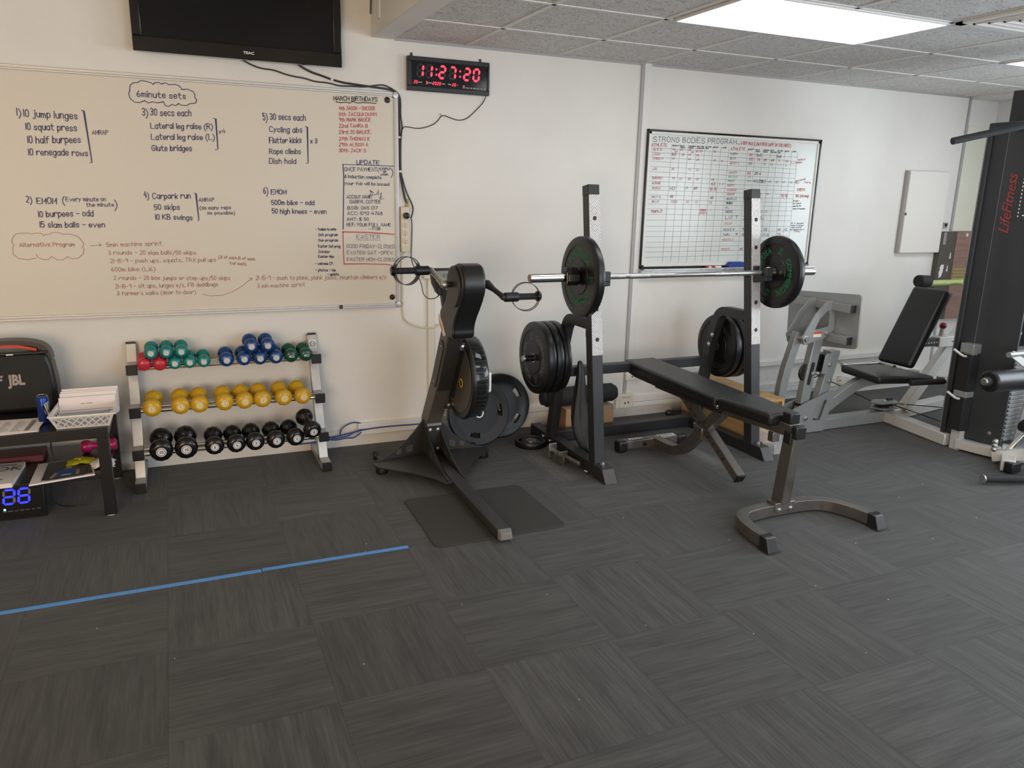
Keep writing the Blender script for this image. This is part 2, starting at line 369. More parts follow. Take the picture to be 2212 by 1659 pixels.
# single-stroke handwriting
SF = {'A':'002640 1232','B':'0006 ~06163635331303 ~03234241302000','C':'~4536160402103041','D':'0006 ~062645412000','E':'46060040 0333','F':'460600 0333','G':'~45361604021030424323','H':'0006 4046 0343','I':'2026','J':'~3631201001 1646','K':'0006 4603 1340','L':'060040','M':'0006224640','N':'00064046','O':'~160402103042443616','P':'0006 ~0626453303','Q':'~160402103042443616 2140','R':'0006 ~0626453303 2340','S':'~453616050413334241301001','T':'0646 2620','U':'~060110304146','V':'062046','W':'0610243046','X':'0640 0046','Y':'0623 4610','Z':'06460040',
'a':'~34140301102031 3430','b':'0600 ~0214243331201001','c':'~3324140301102031','d':'3630 ~3324140301102031','e':'~02323324140301102031','f':'~3626151410 0434','g':'~3324140301102031 ~343a2b1b0a','h':'0600 ~0314243330','i':'1410 1615','j':'~242a1b0a 2625','k':'0600 3401 1230','l':'1610','m':'0400 ~03142320 ~23344340','n':'0400 ~0314243330','o':'~140301102031332414','p':'040b ~0314243331201001','q':'343b ~3324140301102031','r':'0400 ~0214243433','s':'~33241403122231201001','t':'~16112030 0434','u':'~040110203134 3430','v':'042044','w':'0410233044','x':'0430 0034','y':'0412 340a','z':'04340030',
'0':'~160501102031352616','1':'1610','2':'~05162635341100 0030','3':'~05162635342313 ~13233231201001','4':'260242 3430','5':'360603 ~03243331201001','6':'~2615030110203132231302','7':'063610','8':'~14051626352414 ~140301102031322414','9':'~3424140516263534 3430',
'-':'0333','.':'1011',',':'110a',':':'1011 1314','(':'~261503012b',')':'~061523210b','/':'0b36','&':'~401526342301102042','$':'~453616050413334241301001 2620','*':'0444 1531 1135',"'":'1615','|':'1b16','[':'16060010','%':'0046 0515 3141'}
def _pt(a, b): return V((int(a), {'a':-1,'b':-2}.get(b, 0) if b in 'ab' else int(b), 0))
def ribbon(mb, pts, w, y):
    """flat marker stroke in the x-z plane at depth y; pts are (x, z)"""
    p = [V((q[0], q[1])) for q in pts]; n = len(p)
    if n < 2: return
    L = []; R = []
    for i in range(n):
        t = p[min(i+1,n-1)] - p[max(i-1,0)]
        if t.length < 1e-7: t = V((1,0))
        t.normalize(); q = p[i] + (t * (-w*.4 if i == 0 else w*.4 if i == n-1 else 0)); nn = V((-t.y, t.x)) * w/2
        if 0 < i < n-1:
            a = (p[i]-p[i-1]); b = (p[i+1]-p[i])
            if a.length > 1e-7 and b.length > 1e-7:
                c = max(.55, a.normalized().dot(t)); nn = nn / c
        L.append(q + nn); R.append(q - nn)
    vs = [(a.x, y, a.y) for a in L] + [(a.x, y, a.y) for a in R]
    mb.add(vs, [(i, i+1, n+i+1, n+i) for i in range(n-1)])
def write(mb, s, x0, z0, x1, z1, h, w, y, outline=False):
    k = h / 6.0; cur = 0.0; st = []
    for ch in s:
        if ch == ' ': cur += 2.6; continue
        g = SF.get(ch)
        if not g: cur += 2.5; continue
        strokes = []
        for t in g.split():
            sm = t[0] == '~'; t = t.lstrip('~'); pp = [_pt(t[i], t[i+1]) for i in range(0, len(t), 2)]
            strokes.append(chaikin(pp, 2) if sm else pp)
        lo = min(q.x for a in strokes for q in a); hi = max(q.x for a in strokes for q in a)
        dz = random.uniform(-.25, .25); sc = random.uniform(.94, 1.06)
        for a in strokes: st.append([(cur + q.x - lo, q.y * sc + dz) for q in a])
        cur += hi - lo + 1.5
    tot = max(cur - 1.5, .5); ex = (x1 - x0) / tot if tot > 1.2 else k; ez = (z1 - z0) / tot if tot > 1.2 else 0
    for a in st: ribbon(mb, [(x0 + q[0]*ex + q[1]*k*.04, z0 + q[0]*ez + q[1]*k) for q in a], w, y)
# seven-segment digits
SEG = {'0':'abcdef','1':'bc','2':'abged','3':'abgcd','4':'fgbc','5':'afgcd','6':'afgedc','7':'abc','8':'abcdefg','9':'abfgcd'}
def seg_digit(on, off, ch, ox, oz, w, h, t, P, slant=.1, lit=None):
    def bar(mb, x0, z0, x1, z1):
        d = V((x1-x0, z1-z0)); l = d.length; d.normalize(); n = V((-d.y, d.x)); e = t*.55; g = t*.18
        a = V((x0,z0)) + d*g; b = V((x1,z1)) - d*g
        pts = [a, a+d*e+n*t/2, b-d*e+n*t/2, b, b-d*e-n*t/2, a+d*e-n*t/2]
        k = len(mb.v); mb.add([P(ox + q.x + q.y*slant, oz + q.y) for q in pts], [tuple(range(6))])
    c = {'a':(0,h,w,h),'b':(w,h/2,w,h),'c':(w,0,w,h/2),'d':(0,0,w,0),'e':(0,0,0,h/2),'f':(0,h/2,0,h),'g':(0,h/2,w,h/2)}
    for k, q in c.items():
        if k in SEG[ch]: bar(on, *q)
        elif off is not None: bar(off, *q)

# ------------------------------------------------------------------ handwriting tables: colour, text, x0, z0, x1, z1, cap height (metres on the wall)
B1T=[('blue','6minute sets',-0.107,2.042,0.127,2.044,0.03),
('blue','1)',-0.657,1.916,-0.641,1.915,0.035),
('blue','10 jump lunges',-0.628,1.914,-0.394,1.913,0.033),
('blue','10 squat press',-0.626,1.851,-0.402,1.855,0.031),
('blue','10 half burpees',-0.625,1.787,-0.391,1.798,0.033),
('blue','10 renegade rows',-0.628,1.729,-0.364,1.734,0.031),
('blue','AMRAP',-0.333,1.843,-0.26,1.846,0.021),
('blue','3)',-0.09,1.951,-0.064,1.947,0.037),
('blue','30 secs each',-0.051,1.952,0.148,1.958,0.033),
('blue','Lateral leg raise (R)',-0.055,1.886,0.252,1.897,0.028),
('blue','Lateral leg raise (L)',-0.057,1.829,0.258,1.843,0.028),
('blue','Glute bridges',-0.059,1.772,0.138,1.78,0.028),
('blue','x4',0.282,1.877,0.315,1.879,0.022),
('blue','5)',0.518,1.961,0.541,1.955,0.037),
('blue','30 secs each',0.556,1.965,0.749,1.968,0.032),
('blue','Cycling abs',0.549,1.898,0.728,1.903,0.029),
('blue','Flutter kicks',0.546,1.838,0.721,1.847,0.03),
('blue','Rope climbs',0.543,1.781,0.715,1.787,0.027),
('blue','Dish hold',0.54,1.727,0.686,1.732,0.028),
('blue','x 3',0.772,1.848,0.809,1.85,0.025),
('blue','2)',-0.664,1.496,-0.64,1.492,0.032),
('blue','EMOM',-0.618,1.49,-0.531,1.49,0.03),
('blue','(',-0.503,1.492,-0.494,1.492,0.037),
('blue','Every minute on',-0.487,1.503,-0.303,1.508,0.021),
('blue','the minute',-0.396,1.478,-0.267,1.481,0.019),
('blue',')',-0.263,1.474,-0.252,1.474,0.043),
('blue','10 burpees - odd',-0.618,1.423,-0.369,1.429,0.03),
('blue','15 slam balls - even',-0.617,1.37,-0.32,1.372,0.028),
('blue','4)',-0.117,1.529,-0.095,1.523,0.031),
('blue','Carpark run',-0.076,1.523,0.113,1.529,0.029),
('blue','50 skips',-0.072,1.466,0.054,1.468,0.027),
('blue','10 KB swings',-0.07,1.415,0.115,1.413,0.027),
('blue','AMRAP',0.155,1.512,0.234,1.514,0.02),
('blue','(as many reps',0.157,1.47,0.319,1.473,0.019),
('blue','as possible)',0.194,1.443,0.339,1.445,0.017),
('blue','6)',0.5,1.564,0.523,1.559,0.036),
('blue','EMOM',0.541,1.559,0.624,1.561,0.026),
('blue','500m bike - odd',0.54,1.501,0.779,1.503,0.026),
('blue','50 high knees - even',0.541,1.452,0.847,1.454,0.026),
('black','MARCH BIRTHDAYS',0.912,2.089,1.165,2.098,0.023),
('red','4th JASON - SOCCER',0.941,2.038,1.15,2.05,0.019),
('red','5th JACQUI DUNN',0.94,2.005,1.16,2.018,0.019),
('red','9th MARK BRUCE',0.939,1.975,1.124,1.985,0.019),
('red','22nd TAMRA B',0.938,1.941,1.105,1.95,0.019),
('red','23rd JO BRUCE.',0.937,1.907,1.125,1.916,0.019),
('red','27th THOMAS K',0.936,1.87,1.115,1.878,0.019),
('red','29th ALISON A',0.935,1.838,1.105,1.845,0.019),
('red','30th JACK S',0.934,1.805,1.092,1.811,0.019),
('blue','UPDATE',1.035,1.741,1.17,1.743,0.023),
('blue','ONCE PAYMENT(',0.963,1.7,1.167,1.704,0.021),
('blue','EZYPAY',1.173,1.71,1.238,1.714,0.014),
('blue','OR',1.192,1.697,1.211,1.697,0.01),
('blue','CASH',1.177,1.681,1.222,1.682,0.01),
('blue',')',1.242,1.682,1.252,1.683,0.038),
('blue','& induction complete',0.962,1.661,1.18,1.66,0.019),
('blue','your fob will be issued',0.962,1.622,1.228,1.622,0.018),
('blue','ACCOUT NAME:',0.971,1.543,1.121,1.546,0.019),
('blue','DARRYL COTTER',0.989,1.515,1.172,1.518,0.019),
('blue','BSB: 065 137',0.974,1.48,1.154,1.483,0.019),
('blue','ACC: 1093 4768',0.971,1.449,1.183,1.45,0.019),
('blue','AMT: $ 50',0.967,1.415,1.098,1.415,0.018),
('blue','REF: YOUR FULL NAME',0.966,1.382,1.234,1.382,0.019),
('blue','- FOB',1.098,1.36,1.169,1.36,0.016),
('greyblue','EASTER',1.024,1.308,1.165,1.307,0.024),
('greyblue','GOOD FRIDAY-CLOSED',0.961,1.255,1.256,1.25,0.021),
('greyblue','EASTER SAT -OPEN',0.963,1.217,1.241,1.213,0.02),
('greyblue','EASTER MON-CLOSED',0.961,1.178,1.256,1.172,0.019),
('blue','- Trainer to write',0.783,1.357,0.902,1.357,0.014),
('blue','Sat program',0.797,1.325,0.91,1.325,0.015),
('blue','Sun program',0.796,1.294,0.911,1.293,0.014),
('blue','Easter Sat prog',0.794,1.258,0.923,1.257,0.015),
('blue','Sunday',0.794,1.227,0.859,1.226,0.015),
('blue','Easter Mon',0.792,1.198,0.884,1.197,0.015),
('blue','- welcome CP.',0.773,1.157,0.878,1.155,0.015),
('blue','- photos - hle',0.772,1.118,0.891,1.116,0.015),
('blue','- update',0.842,1.092,0.909,1.091,0.015),
('darkred','Alternative Program',-0.72,1.272,-0.471,1.273,0.021),
('darkred','5min machine sprint',-0.321,1.269,-0.051,1.276,0.021),
('darkred','3 rounds - 20 slam balls/50 skips',-0.316,1.228,0.119,1.224,0.021),
('darkred','21-15-9 - push ups, squats, TRX pull ups',-0.31,1.184,0.222,1.184,0.021),
('darkred','(21 of each,15 of each',0.236,1.202,0.432,1.187,0.015),
('darkred','9 of each)',0.293,1.165,0.382,1.16,0.016),
('darkred','600m bike (L16)',-0.309,1.138,-0.095,1.137,0.021),
('darkred','2 rounds - 20 box jumps or step ups/50 skips',-0.302,1.093,0.29,1.078,0.021),
('darkred','21-15-9 - sit ups, lunges e/s, FB deadbugs',-0.299,1.046,0.223,1.045,0.022),
('darkred',"3 farmer's walks (door to door)",-0.294,1.008,0.103,1.005,0.021),
('darkred','21-15-9 - push to plank, plank jacks, mountain climbers e/s',0.431,1.075,1.199,1.063,0.024),
('darkred','3 min machine sprint',0.437,1.029,0.707,1.031,0.023)]
B1P=[('blue',0.006,[(-0.371,1.958),(-0.361,1.956),(-0.348,1.701),(-0.357,1.701)]),
('blue',0.006,[(0.26,1.954),(0.271,1.953),(0.272,1.793),(0.259,1.791)]),
('blue',0.006,[(0.748,1.937),(0.758,1.936),(0.755,1.736),(0.743,1.735)]),
('blue',0.006,[(0.136,1.557),(0.143,1.554),(0.148,1.412),(0.142,1.41)]),
('blue',0.005,[(-0.14,2.07),(-0.135,2.096),(-0.118,2.109),(-0.101,2.11),(-0.084,2.121),(-0.062,2.121),(-0.035,2.114),(-0.027,2.107),(-0.015,2.117),(0.005,2.118),(0.014,2.111),(0.033,2.12),(0.049,2.111),(0.084,2.115),(0.103,2.107),(0.111,2.091),(0.14,2.095),(0.168,2.084),(0.175,2.067),(0.172,2.056),(0.182,2.045),(0.175,2.027),(0.146,2.022),(0.128,2.012),(0.102,2.012),(0.091,2.02),(0.076,2.008),(0.056,2.013),(0.041,2.002),(0.025,2.005),(0.017,2.024),(-0.012,2.016),(-0.037,2.02),(-0.057,2.013),(-0.073,2.024),(-0.099,2.012),(-0.123,2.014),(-0.141,2.03),(-0.146,2.052),(-0.139,2.069)]),
('darkred',0.003,[(-0.742,1.284),(-0.751,1.293),(-0.746,1.316),(-0.728,1.337),(-0.705,1.341),(-0.676,1.341),(-0.659,1.337),(-0.637,1.341),(-0.617,1.339),(-0.605,1.327),(-0.599,1.334),(-0.58,1.336),(-0.563,1.345),(-0.537,1.345),(-0.519,1.336),(-0.484,1.337),(-0.448,1.322),(-0.428,1.291),(-0.427,1.279),(-0.436,1.27),(-0.428,1.258),(-0.435,1.233),(-0.459,1.212),(-0.486,1.207),(-0.509,1.219),(-0.53,1.204),(-0.557,1.202),(-0.582,1.221),(-0.599,1.205),(-0.626,1.207),(-0.643,1.217),(-0.65,1.234)]),
('darkred',0.003,[(-0.651,1.214),(-0.689,1.206),(-0.73,1.212),(-0.752,1.236),(-0.75,1.269),(-0.742,1.282)]),
('black',0.006,[(0.924,2.081),(0.953,2.078),(0.98,2.083),(1.003,2.079),(1.019,2.089),(1.051,2.082),(1.083,2.087),(1.159,2.087)]),
('blue',0.005,[(0.954,1.737),(1.259,1.737)]),
('blue',0.007,[(0.954,1.737),(0.957,1.672),(0.944,1.365)]),
('blue',0.004,[(1.109,1.561),(1.119,1.586),(1.11,1.592),(1.132,1.58),(1.119,1.562),(1.138,1.568),(1.151,1.571),(1.164,1.599),(1.16,1.568),(1.18,1.581),(1.169,1.544),(1.182,1.563),(1.176,1.541),(1.195,1.548)]),
('red',0.008,[(0.94,1.349),(1.088,1.346),(1.253,1.335)]),
('red',0.006,[(0.942,1.349),(0.942,1.247),(0.943,1.159),(1.071,1.158),(1.201,1.153),(1.252,1.144)]),
('greyblue',0.003,[(1.027,1.301),(1.168,1.299)]),
('darkred',0.003,[(-0.397,1.275),(-0.346,1.28)]),
('darkred',0.003,[(-0.356,1.288),(-0.346,1.28),(-0.355,1.271)]),
('darkred',0.003,[(0.139,1.002),(0.176,0.99),(0.245,0.992),(0.296,1.01),(0.343,1.035),(0.383,1.065),(0.41,1.086)]),
('darkred',0.003,[(0.394,1.086),(0.41,1.086),(0.404,1.071)])]
B2T=[('black','STRONG BODIES PROGRAM...',3.083,1.961,3.821,1.973,0.033),
('red','6 REP MAX (LOW FOR 10 SAFE ON THE FIRST)',3.834,1.973,4.298,1.973,0.022),
('red','ATHLETE',3.074,1.929,3.198,1.932,0.019),
('red','ATHLETE',3.747,1.932,3.877,1.933,0.019),
('red','PETE B',3.088,1.9,3.158,1.903,0.014),
('red','LEIGH',3.089,1.871,3.147,1.873,0.014),
('red','CHRIS H',3.09,1.841,3.172,1.844,0.014),
('red','LOU',3.093,1.772,3.128,1.774,0.015),
('red','BURNSEY',3.096,1.712,3.178,1.714,0.014),
('red','BORGIE',3.097,1.677,3.167,1.679,0.014),
('red','PERKSY',3.098,1.644,3.169,1.645,0.014),
('blue','MATT S',3.101,1.585,3.172,1.586,0.014),
('red','WELLO',3.102,1.554,3.161,1.555,0.014),
('red','Mark D',3.105,1.485,3.193,1.486,0.02),
('blue','KAREN',3.748,1.897,3.808,1.9,0.015),
('black','BETH',3.748,1.866,3.796,1.868,0.015),
('red','WENDY S',3.748,1.833,3.831,1.836,0.015),
('red','AMANDA',3.747,1.768,3.819,1.771,0.015),
('green','MELISSA',3.747,1.739,3.83,1.741,0.015),
('green','MADDY',3.746,1.71,3.806,1.711,0.015),
('red','KARYN',3.746,1.678,3.806,1.68,0.015),
('red','MADISON',3.745,1.645,3.83,1.647,0.015),
('red','SIMONE',3.745,1.615,3.817,1.616,0.015),
('blue','MICHELLE',3.745,1.582,3.841,1.584,0.015),
('black','SKIBO',3.744,1.552,3.805,1.553,0.016),
('green','MEL',3.744,1.52,3.78,1.52,0.015),
('greyblue','CHERYL',3.744,1.489,3.816,1.49,0.016),
('red','LESLEY',3.743,1.404,3.816,1.404,0.015),
('greyblue','NICOLE M',3.742,1.361,3.84,1.362,0.016),
('blue','TAMRA',3.742,1.325,3.803,1.325,0.015),
('red','KRISTA Z',3.741,1.287,3.839,1.287,0.015),
('red','KRISTI',3.741,1.218,3.814,1.217,0.015),
('black','LIZ T',3.751,1.444,3.864,1.445,0.023),
('black','DEADLIFT',3.245,1.937,3.3,1.938,0.008),
('black','BACK',3.312,1.937,3.344,1.938,0.009),
('black','OVERHEAD',3.38,1.938,3.437,1.939,0.008),
('black','BENT ROW',3.453,1.939,3.51,1.94,0.008),
('black','SEATED',3.525,1.94,3.574,1.941,0.008),
('black','BENCH',3.593,1.94,3.634,1.941,0.009),
('black','LUNGE',3.665,1.941,3.707,1.942,0.008),
('black','SQUAT',3.313,1.926,3.353,1.927,0.008),
('black','PRESS',3.381,1.927,3.422,1.928,0.007),
('black','OVER BAR',3.454,1.927,3.511,1.929,0.008),
('black','ROW',3.526,1.928,3.551,1.929,0.008),
('black','DEADLIFT',3.904,1.938,3.956,1.94,0.009),
('black','BACK',3.976,1.939,4.008,1.939,0.008),
('black','OVERHEAD',4.044,1.939,4.097,1.94,0.008),
('black','BENT',4.113,1.939,4.145,1.94,0.008),
('black','SEATED',4.179,1.939,4.227,1.94,0.009),
('black','BENCH',4.248,1.939,4.289,1.94,0.009),
('black','LUNGE',4.314,1.94,4.355,1.941,0.008),
('black','SQUAT',3.978,1.927,4.017,1.928,0.007),
('black','PRESS',4.046,1.927,4.085,1.928,0.008),
('black','OVER ROW',4.115,1.927,4.168,1.928,0.008),
('black','ROW',4.182,1.927,4.206,1.927,0.008),
('red','90',3.247,1.908,3.268,1.909,0.012),
('red','80',3.268,1.896,3.289,1.897,0.012),
('red','40',3.311,1.909,3.331,1.91,0.012),
('red','55',3.383,1.911,3.403,1.912,0.012),
('red','35',3.404,1.897,3.425,1.898,0.012),
('red','60 65',3.448,1.905,3.5,1.907,0.013),
('red','50',3.6,1.909,3.621,1.91,0.013),
('blue','60',3.246,1.874,3.277,1.875,0.018),
('red','35',3.326,1.877,3.346,1.877,0.012),
('red','45',3.382,1.879,3.402,1.879,0.012),
('red','50',3.453,1.878,3.474,1.878,0.012),
('red','75',3.247,1.847,3.267,1.848,0.012),
('red','60',3.385,1.849,3.405,1.85,0.013),
('red','65',3.454,1.848,3.475,1.849,0.012),
('red','65',3.6,1.848,3.621,1.849,0.013),
('red','5',3.672,1.847,3.685,1.847,0.012),
('red','35',3.248,1.776,3.271,1.777,0.014),
('red','15',3.391,1.777,3.415,1.778,0.014),
('red','20',3.456,1.778,3.48,1.779,0.014),
('black','70',3.256,1.714,3.279,1.715,0.014),
('red','50',3.318,1.712,3.343,1.712,0.015),
('black','30',3.391,1.714,3.416,1.714,0.015),
('red','55',3.461,1.713,3.486,1.714,0.015),
('black','75',3.597,1.713,3.621,1.713,0.014),
('red','65',3.602,1.683,3.635,1.684,0.019),
('red','11',3.676,1.685,3.703,1.685,0.016),
('black','110',3.246,1.644,3.288,1.645,0.017),
('greyblue','65',3.378,1.652,3.399,1.653,0.013),
('red','65',3.452,1.65,3.478,1.65,0.016),
('blue','45',3.251,1.589,3.276,1.589,0.016),
('blue','45',3.6,1.586,3.627,1.587,0.017),
('red','75|50',3.258,1.554,3.316,1.555,0.015),
('red','25',3.391,1.555,3.415,1.555,0.015),
('red','15',3.468,1.553,3.492,1.553,0.015),
('red','55',3.595,1.553,3.619,1.553,0.015),
('red','60 70',3.593,1.655,3.646,1.656,0.013),
('red','65 75',3.594,1.642,3.648,1.643,0.013),
('red','30',3.92,1.897,3.948,1.898,0.016),
('black','3x5',3.986,1.895,4.032,1.897,0.018),
('black','5x6',4.175,1.895,4.218,1.897,0.017),
('red','85',3.922,1.864,3.955,1.865,0.019),
('red','75',3.992,1.865,4.02,1.866,0.016),
('red','35',4.053,1.865,4.082,1.866,0.017),
('red','45',4.123,1.865,4.151,1.866,0.017),
('red','5',4.195,1.865,4.211,1.866,0.015),
('red','60',4.263,1.866,4.289,1.867,0.015),
('greyblue','85',3.919,1.834,3.95,1.835,0.018),
('greyblue','8',4.06,1.835,4.076,1.836,0.015),
('green','30',4.12,1.835,4.145,1.836,0.015),
('greyblue','11',4.194,1.836,4.22,1.837,0.015),
('greyblue','2',4.263,1.835,4.279,1.836,0.015),
('red','50',3.914,1.767,3.945,1.768,0.018),
('black','25 x',3.982,1.767,4.039,1.769,0.017),
('green','100',3.92,1.714,3.954,1.715,0.013),
('blue','40/10',3.976,1.711,4.061,1.713,0.02),
('blue','30',4.052,1.708,4.092,1.709,0.023),
('greyblue','45',4.12,1.713,4.143,1.713,0.013),
('greyblue','20',4.188,1.713,4.211,1.713,0.013),
('greyblue','40',4.254,1.713,4.277,1.714,0.014),
('greyblue','50',4.325,1.714,4.349,1.714,0.013),
('black','2',3.915,1.443,3.944,1.443,0.027),
('black','6.',4.069,1.444,4.109,1.444,0.024),
('greyblue','15 20',4.071,1.495,4.136,1.496,0.015),
('blue','95',3.916,1.363,3.944,1.363,0.017),
('greyblue','50',4.124,1.362,4.151,1.362,0.016),
('greyblue','45',4.253,1.362,4.28,1.362,0.016),
('greyblue','12',4.32,1.364,4.347,1.364,0.016),
('red','*',3.856,1.325,3.877,1.325,0.02),
('red','35',3.915,1.321,3.947,1.321,0.019),
('greyblue','17.5',4.112,1.32,4.17,1.32,0.017),
('red','25',4.252,1.322,4.288,1.322,0.021),
('red','25',3.908,1.216,3.937,1.216,0.017),
('greyblue','60',3.926,1.744,3.948,1.745,0.013),
('red','5',4.051,1.62,4.066,1.621,0.014),
('red','15',4.109,1.621,4.132,1.622,0.014),
('red','60 65',4.255,1.621,4.314,1.622,0.013),
('red','70 75',4.257,1.607,4.316,1.608,0.013),
('greyblue','8',4.056,1.586,4.07,1.586,0.013),
('red','[STRONG',3.52,1.5,3.571,1.501,0.012),
('red','(8.8)5,4',3.514,1.48,3.581,1.481,0.013),
('red','NEW PLAN',4.381,1.88,4.454,1.887,0.012),
('red','5 x weekly',4.315,1.855,4.425,1.865,0.014),
('red','just started',4.378,1.725,4.475,1.745,0.011),
('red','60',4.381,1.712,4.414,1.715,0.014),
('red','CAP 15',4.469,1.72,4.531,1.716,0.012),
('orange','3 REPS',4.403,1.659,4.481,1.66,0.02),
('orange','90% (strong)',4.394,1.613,4.527,1.615,0.02),
('black','of max -',4.377,1.581,4.44,1.583,0.01),
('black','to failure',4.379,1.561,4.459,1.564,0.01),
('black','sports for',4.382,1.541,4.462,1.544,0.011),
('black','last of session',4.385,1.522,4.505,1.524,0.01),
('blue','If in doubt',4.381,1.413,4.507,1.413,0.01),
('blue','see trainer',4.384,1.397,4.509,1.397,0.01),
('blue','ask staff',4.386,1.381,4.488,1.381,0.011),
('black','to repeat for 2',4.379,1.364,4.517,1.366,0.011),
('red','(4x6)',4.414,1.35,4.48,1.351,0.012)]
B2P=[('greyblue',0.0022,[(3.24,1.95),(3.225,1.141)]),
('greyblue',0.0022,[(3.307,1.95),(3.296,1.14)]),
('greyblue',0.0022,[(3.375,1.949),(3.365,1.139)]),
('greyblue',0.0022,[(3.444,1.948),(3.435,1.138)]),
('greyblue',0.0022,[(3.518,1.946),(3.507,1.137)]),
('greyblue',0.0022,[(3.588,1.946),(3.575,1.136)]),
('greyblue',0.0022,[(3.659,1.944),(3.643,1.135)]),
('greyblue',0.0022,[(3.73,1.944),(3.717,1.134)]),
('greyblue',0.0022,[(3.901,1.946),(3.895,1.139)]),
('greyblue',0.0022,[(3.971,1.946),(3.962,1.138)]),
('greyblue',0.0022,[(4.041,1.945),(4.03,1.137)]),
('greyblue',0.0022,[(4.113,1.945),(4.098,1.136)]),
('greyblue',0.0022,[(4.175,1.944),(4.172,1.135)]),
('greyblue',0.0022,[(4.248,1.944),(4.246,1.134)]),
('greyblue',0.0022,[(4.312,1.943),(4.312,1.133)]),
('greyblue',0.0022,[(4.371,1.945),(4.378,1.132)]),
('greyblue',0.0022,[(3.067,1.92),(4.377,1.905)]),
('greyblue',0.0022,[(3.067,1.89),(4.377,1.876)]),
('greyblue',0.0022,[(3.066,1.858),(4.376,1.846)]),
('greyblue',0.0022,[(3.065,1.83),(4.376,1.818)]),
('greyblue',0.0022,[(3.065,1.796),(4.376,1.785)]),
('greyblue',0.0022,[(3.064,1.761),(4.375,1.751)]),
('greyblue',0.0022,[(3.063,1.729),(4.375,1.721)]),
('greyblue',0.0022,[(3.063,1.697),(4.375,1.69)]),
('greyblue',0.0022,[(3.062,1.665),(4.375,1.659)]),
('greyblue',0.0022,[(3.062,1.637),(4.374,1.632)]),
('greyblue',0.0022,[(3.061,1.605),(4.374,1.601)]),
('greyblue',0.0022,[(3.06,1.575),(4.374,1.572)]),
('greyblue',0.0022,[(3.06,1.544),(4.373,1.542)]),
('greyblue',0.0022,[(3.059,1.51),(4.373,1.509)]),
('greyblue',0.0022,[(3.058,1.472),(4.373,1.473)]),
('greyblue',0.0022,[(3.058,1.433),(4.372,1.436)]),
('greyblue',0.0022,[(3.057,1.391),(4.372,1.395)]),
('greyblue',0.0022,[(3.056,1.354),(4.372,1.359)]),
('greyblue',0.0022,[(3.055,1.317),(4.371,1.323)]),
('greyblue',0.0022,[(3.055,1.279),(4.371,1.287)]),
('greyblue',0.0022,[(3.054,1.243),(4.371,1.252)]),
('greyblue',0.0022,[(3.053,1.21),(4.37,1.22)]),
('greyblue',0.0022,[(3.053,1.173),(4.37,1.185)])]

# ================================================================== THE ROOM
WY = 4.71          # back wall plane
CZ = 2.456         # tiled ceiling
XL, XR, YF = -3.2, 6.53, -2.5
struct(MB().box(XL-.1, XR+.1, YF-.1, WY+.1, -.06, 0), 'floor', 'carpet')
struct(MB().box(XL-.1, XR+.1, WY, WY+.12, 0, 3.0), 'wall_back', 'wall_paint')
def holed(name, ax, c0, c1, u0, u1, h, hole, m):
    """wall slab with one rectangular opening; ax 0: normal along x, ax 1: normal along y"""
    a, b, z0, z1 = hole; mb = MB()
    for (p, q, r, s_) in ((u0, a, 0, h), (b, u1, 0, h), (a, b, 0, z0), (a, b, z1, h)):
        mb.box(c0, c1, p, q, r, s_) if ax == 0 else mb.box(p, q, c0, c1, r, s_)
    return struct(mb, name, m)
holed('wall_right', 0, XR, XR+.12, YF-.1, WY, 3.0, (-.6, 2.85, .85, 2.2), 'wall_white')
struct(MB().box(XL-.12, XL, YF-.1, WY, 0, 3.0), 'wall_left', 'wall_paint')
k = MB()          # front wall (behind the camera) with openings cut for the two added fill lights
for q in ((XL, -3.1, 0, 3.0), (-3.1, -.9, 0, .3), (-3.1, -.9, 2.4, 3.0), (-.9, 1.6, 0, 3.0), (1.6, 5.2, 0, .25), (1.6, 5.2, 2.3, 3.0), (5.2, XR, 0, 3.0)): k.box(q[0], q[1], YF-.12, YF, q[2], q[3])
struct(k, 'wall_front', 'wall_white')
struct(MB().box(1.27, XR, YF, WY, CZ, CZ+.03), 'ceiling', 'ceiling_tile')
struct(MB().box(XL, 1.145, YF, WY, 3.0, 3.05), 'ceiling_left', 'wall_paint')
struct(MB().box(1.14, 1.272, YF, WY, 2.447, 3.0), 'trim_1', 'wall_paint', bevel=.004)             # bulkhead where the ceiling steps up
g = MB()
for i in range(-1, 8):
    x = 1.722 + .624*i
    if x > 1.3: g.box(x-.012, x+.012, YF, WY, CZ-.004, CZ+.002)
for j in range(12):
    y = 4.14 - .617*j
    if y > YF: g.box(1.272, XR, y-.012, y+.012, CZ-.004, CZ+.002)
struct(g, 'trim_2', 'trim_white')                                                                  # ceiling grid bars
struct(MB().box(6.19, XR, 4.1, WY, CZ-.02, CZ), 'trim_3', 'trim_white')                            # plain strip at the far corner
struct(MB().box(1.28, 6.16, WY-.006, WY, CZ-.014, CZ), 'trim_4', 'trim_grey')
c = MB(); c.box(2.987, 3.04, WY-.016, WY, .17, CZ); c.mi = 1; c.box(2.966, 2.987, WY-.012, WY, .17, CZ)
struct(c, 'trim_5', ['trim_white', 'trim_grey'], bevel=.002)                                       # vertical cover strip
struct(MB().box(6.166, 6.186, WY-.012, WY, .05, CZ), 'trim_6', 'trim_grey')
c = MB(); c.box(1.0, 2.885, WY-.026, WY, .112, .150); c.box(1.0, 2.885, WY-.034, WY, .076, .110)
c.box(3.04, 6.1, WY-.026, WY, .112, .150); c.box(3.04, 6.1, WY-.034, WY, .078, .110)
struct(c, 'baseboard_back', 'trim_white', bevel=.003)                                              # two-channel skirting trunking
c = MB(); c.box(3.45, 5.9, WY-.03, WY, .300, .342)
struct(c, 'trim_7', 'trim_white', bevel=.004)
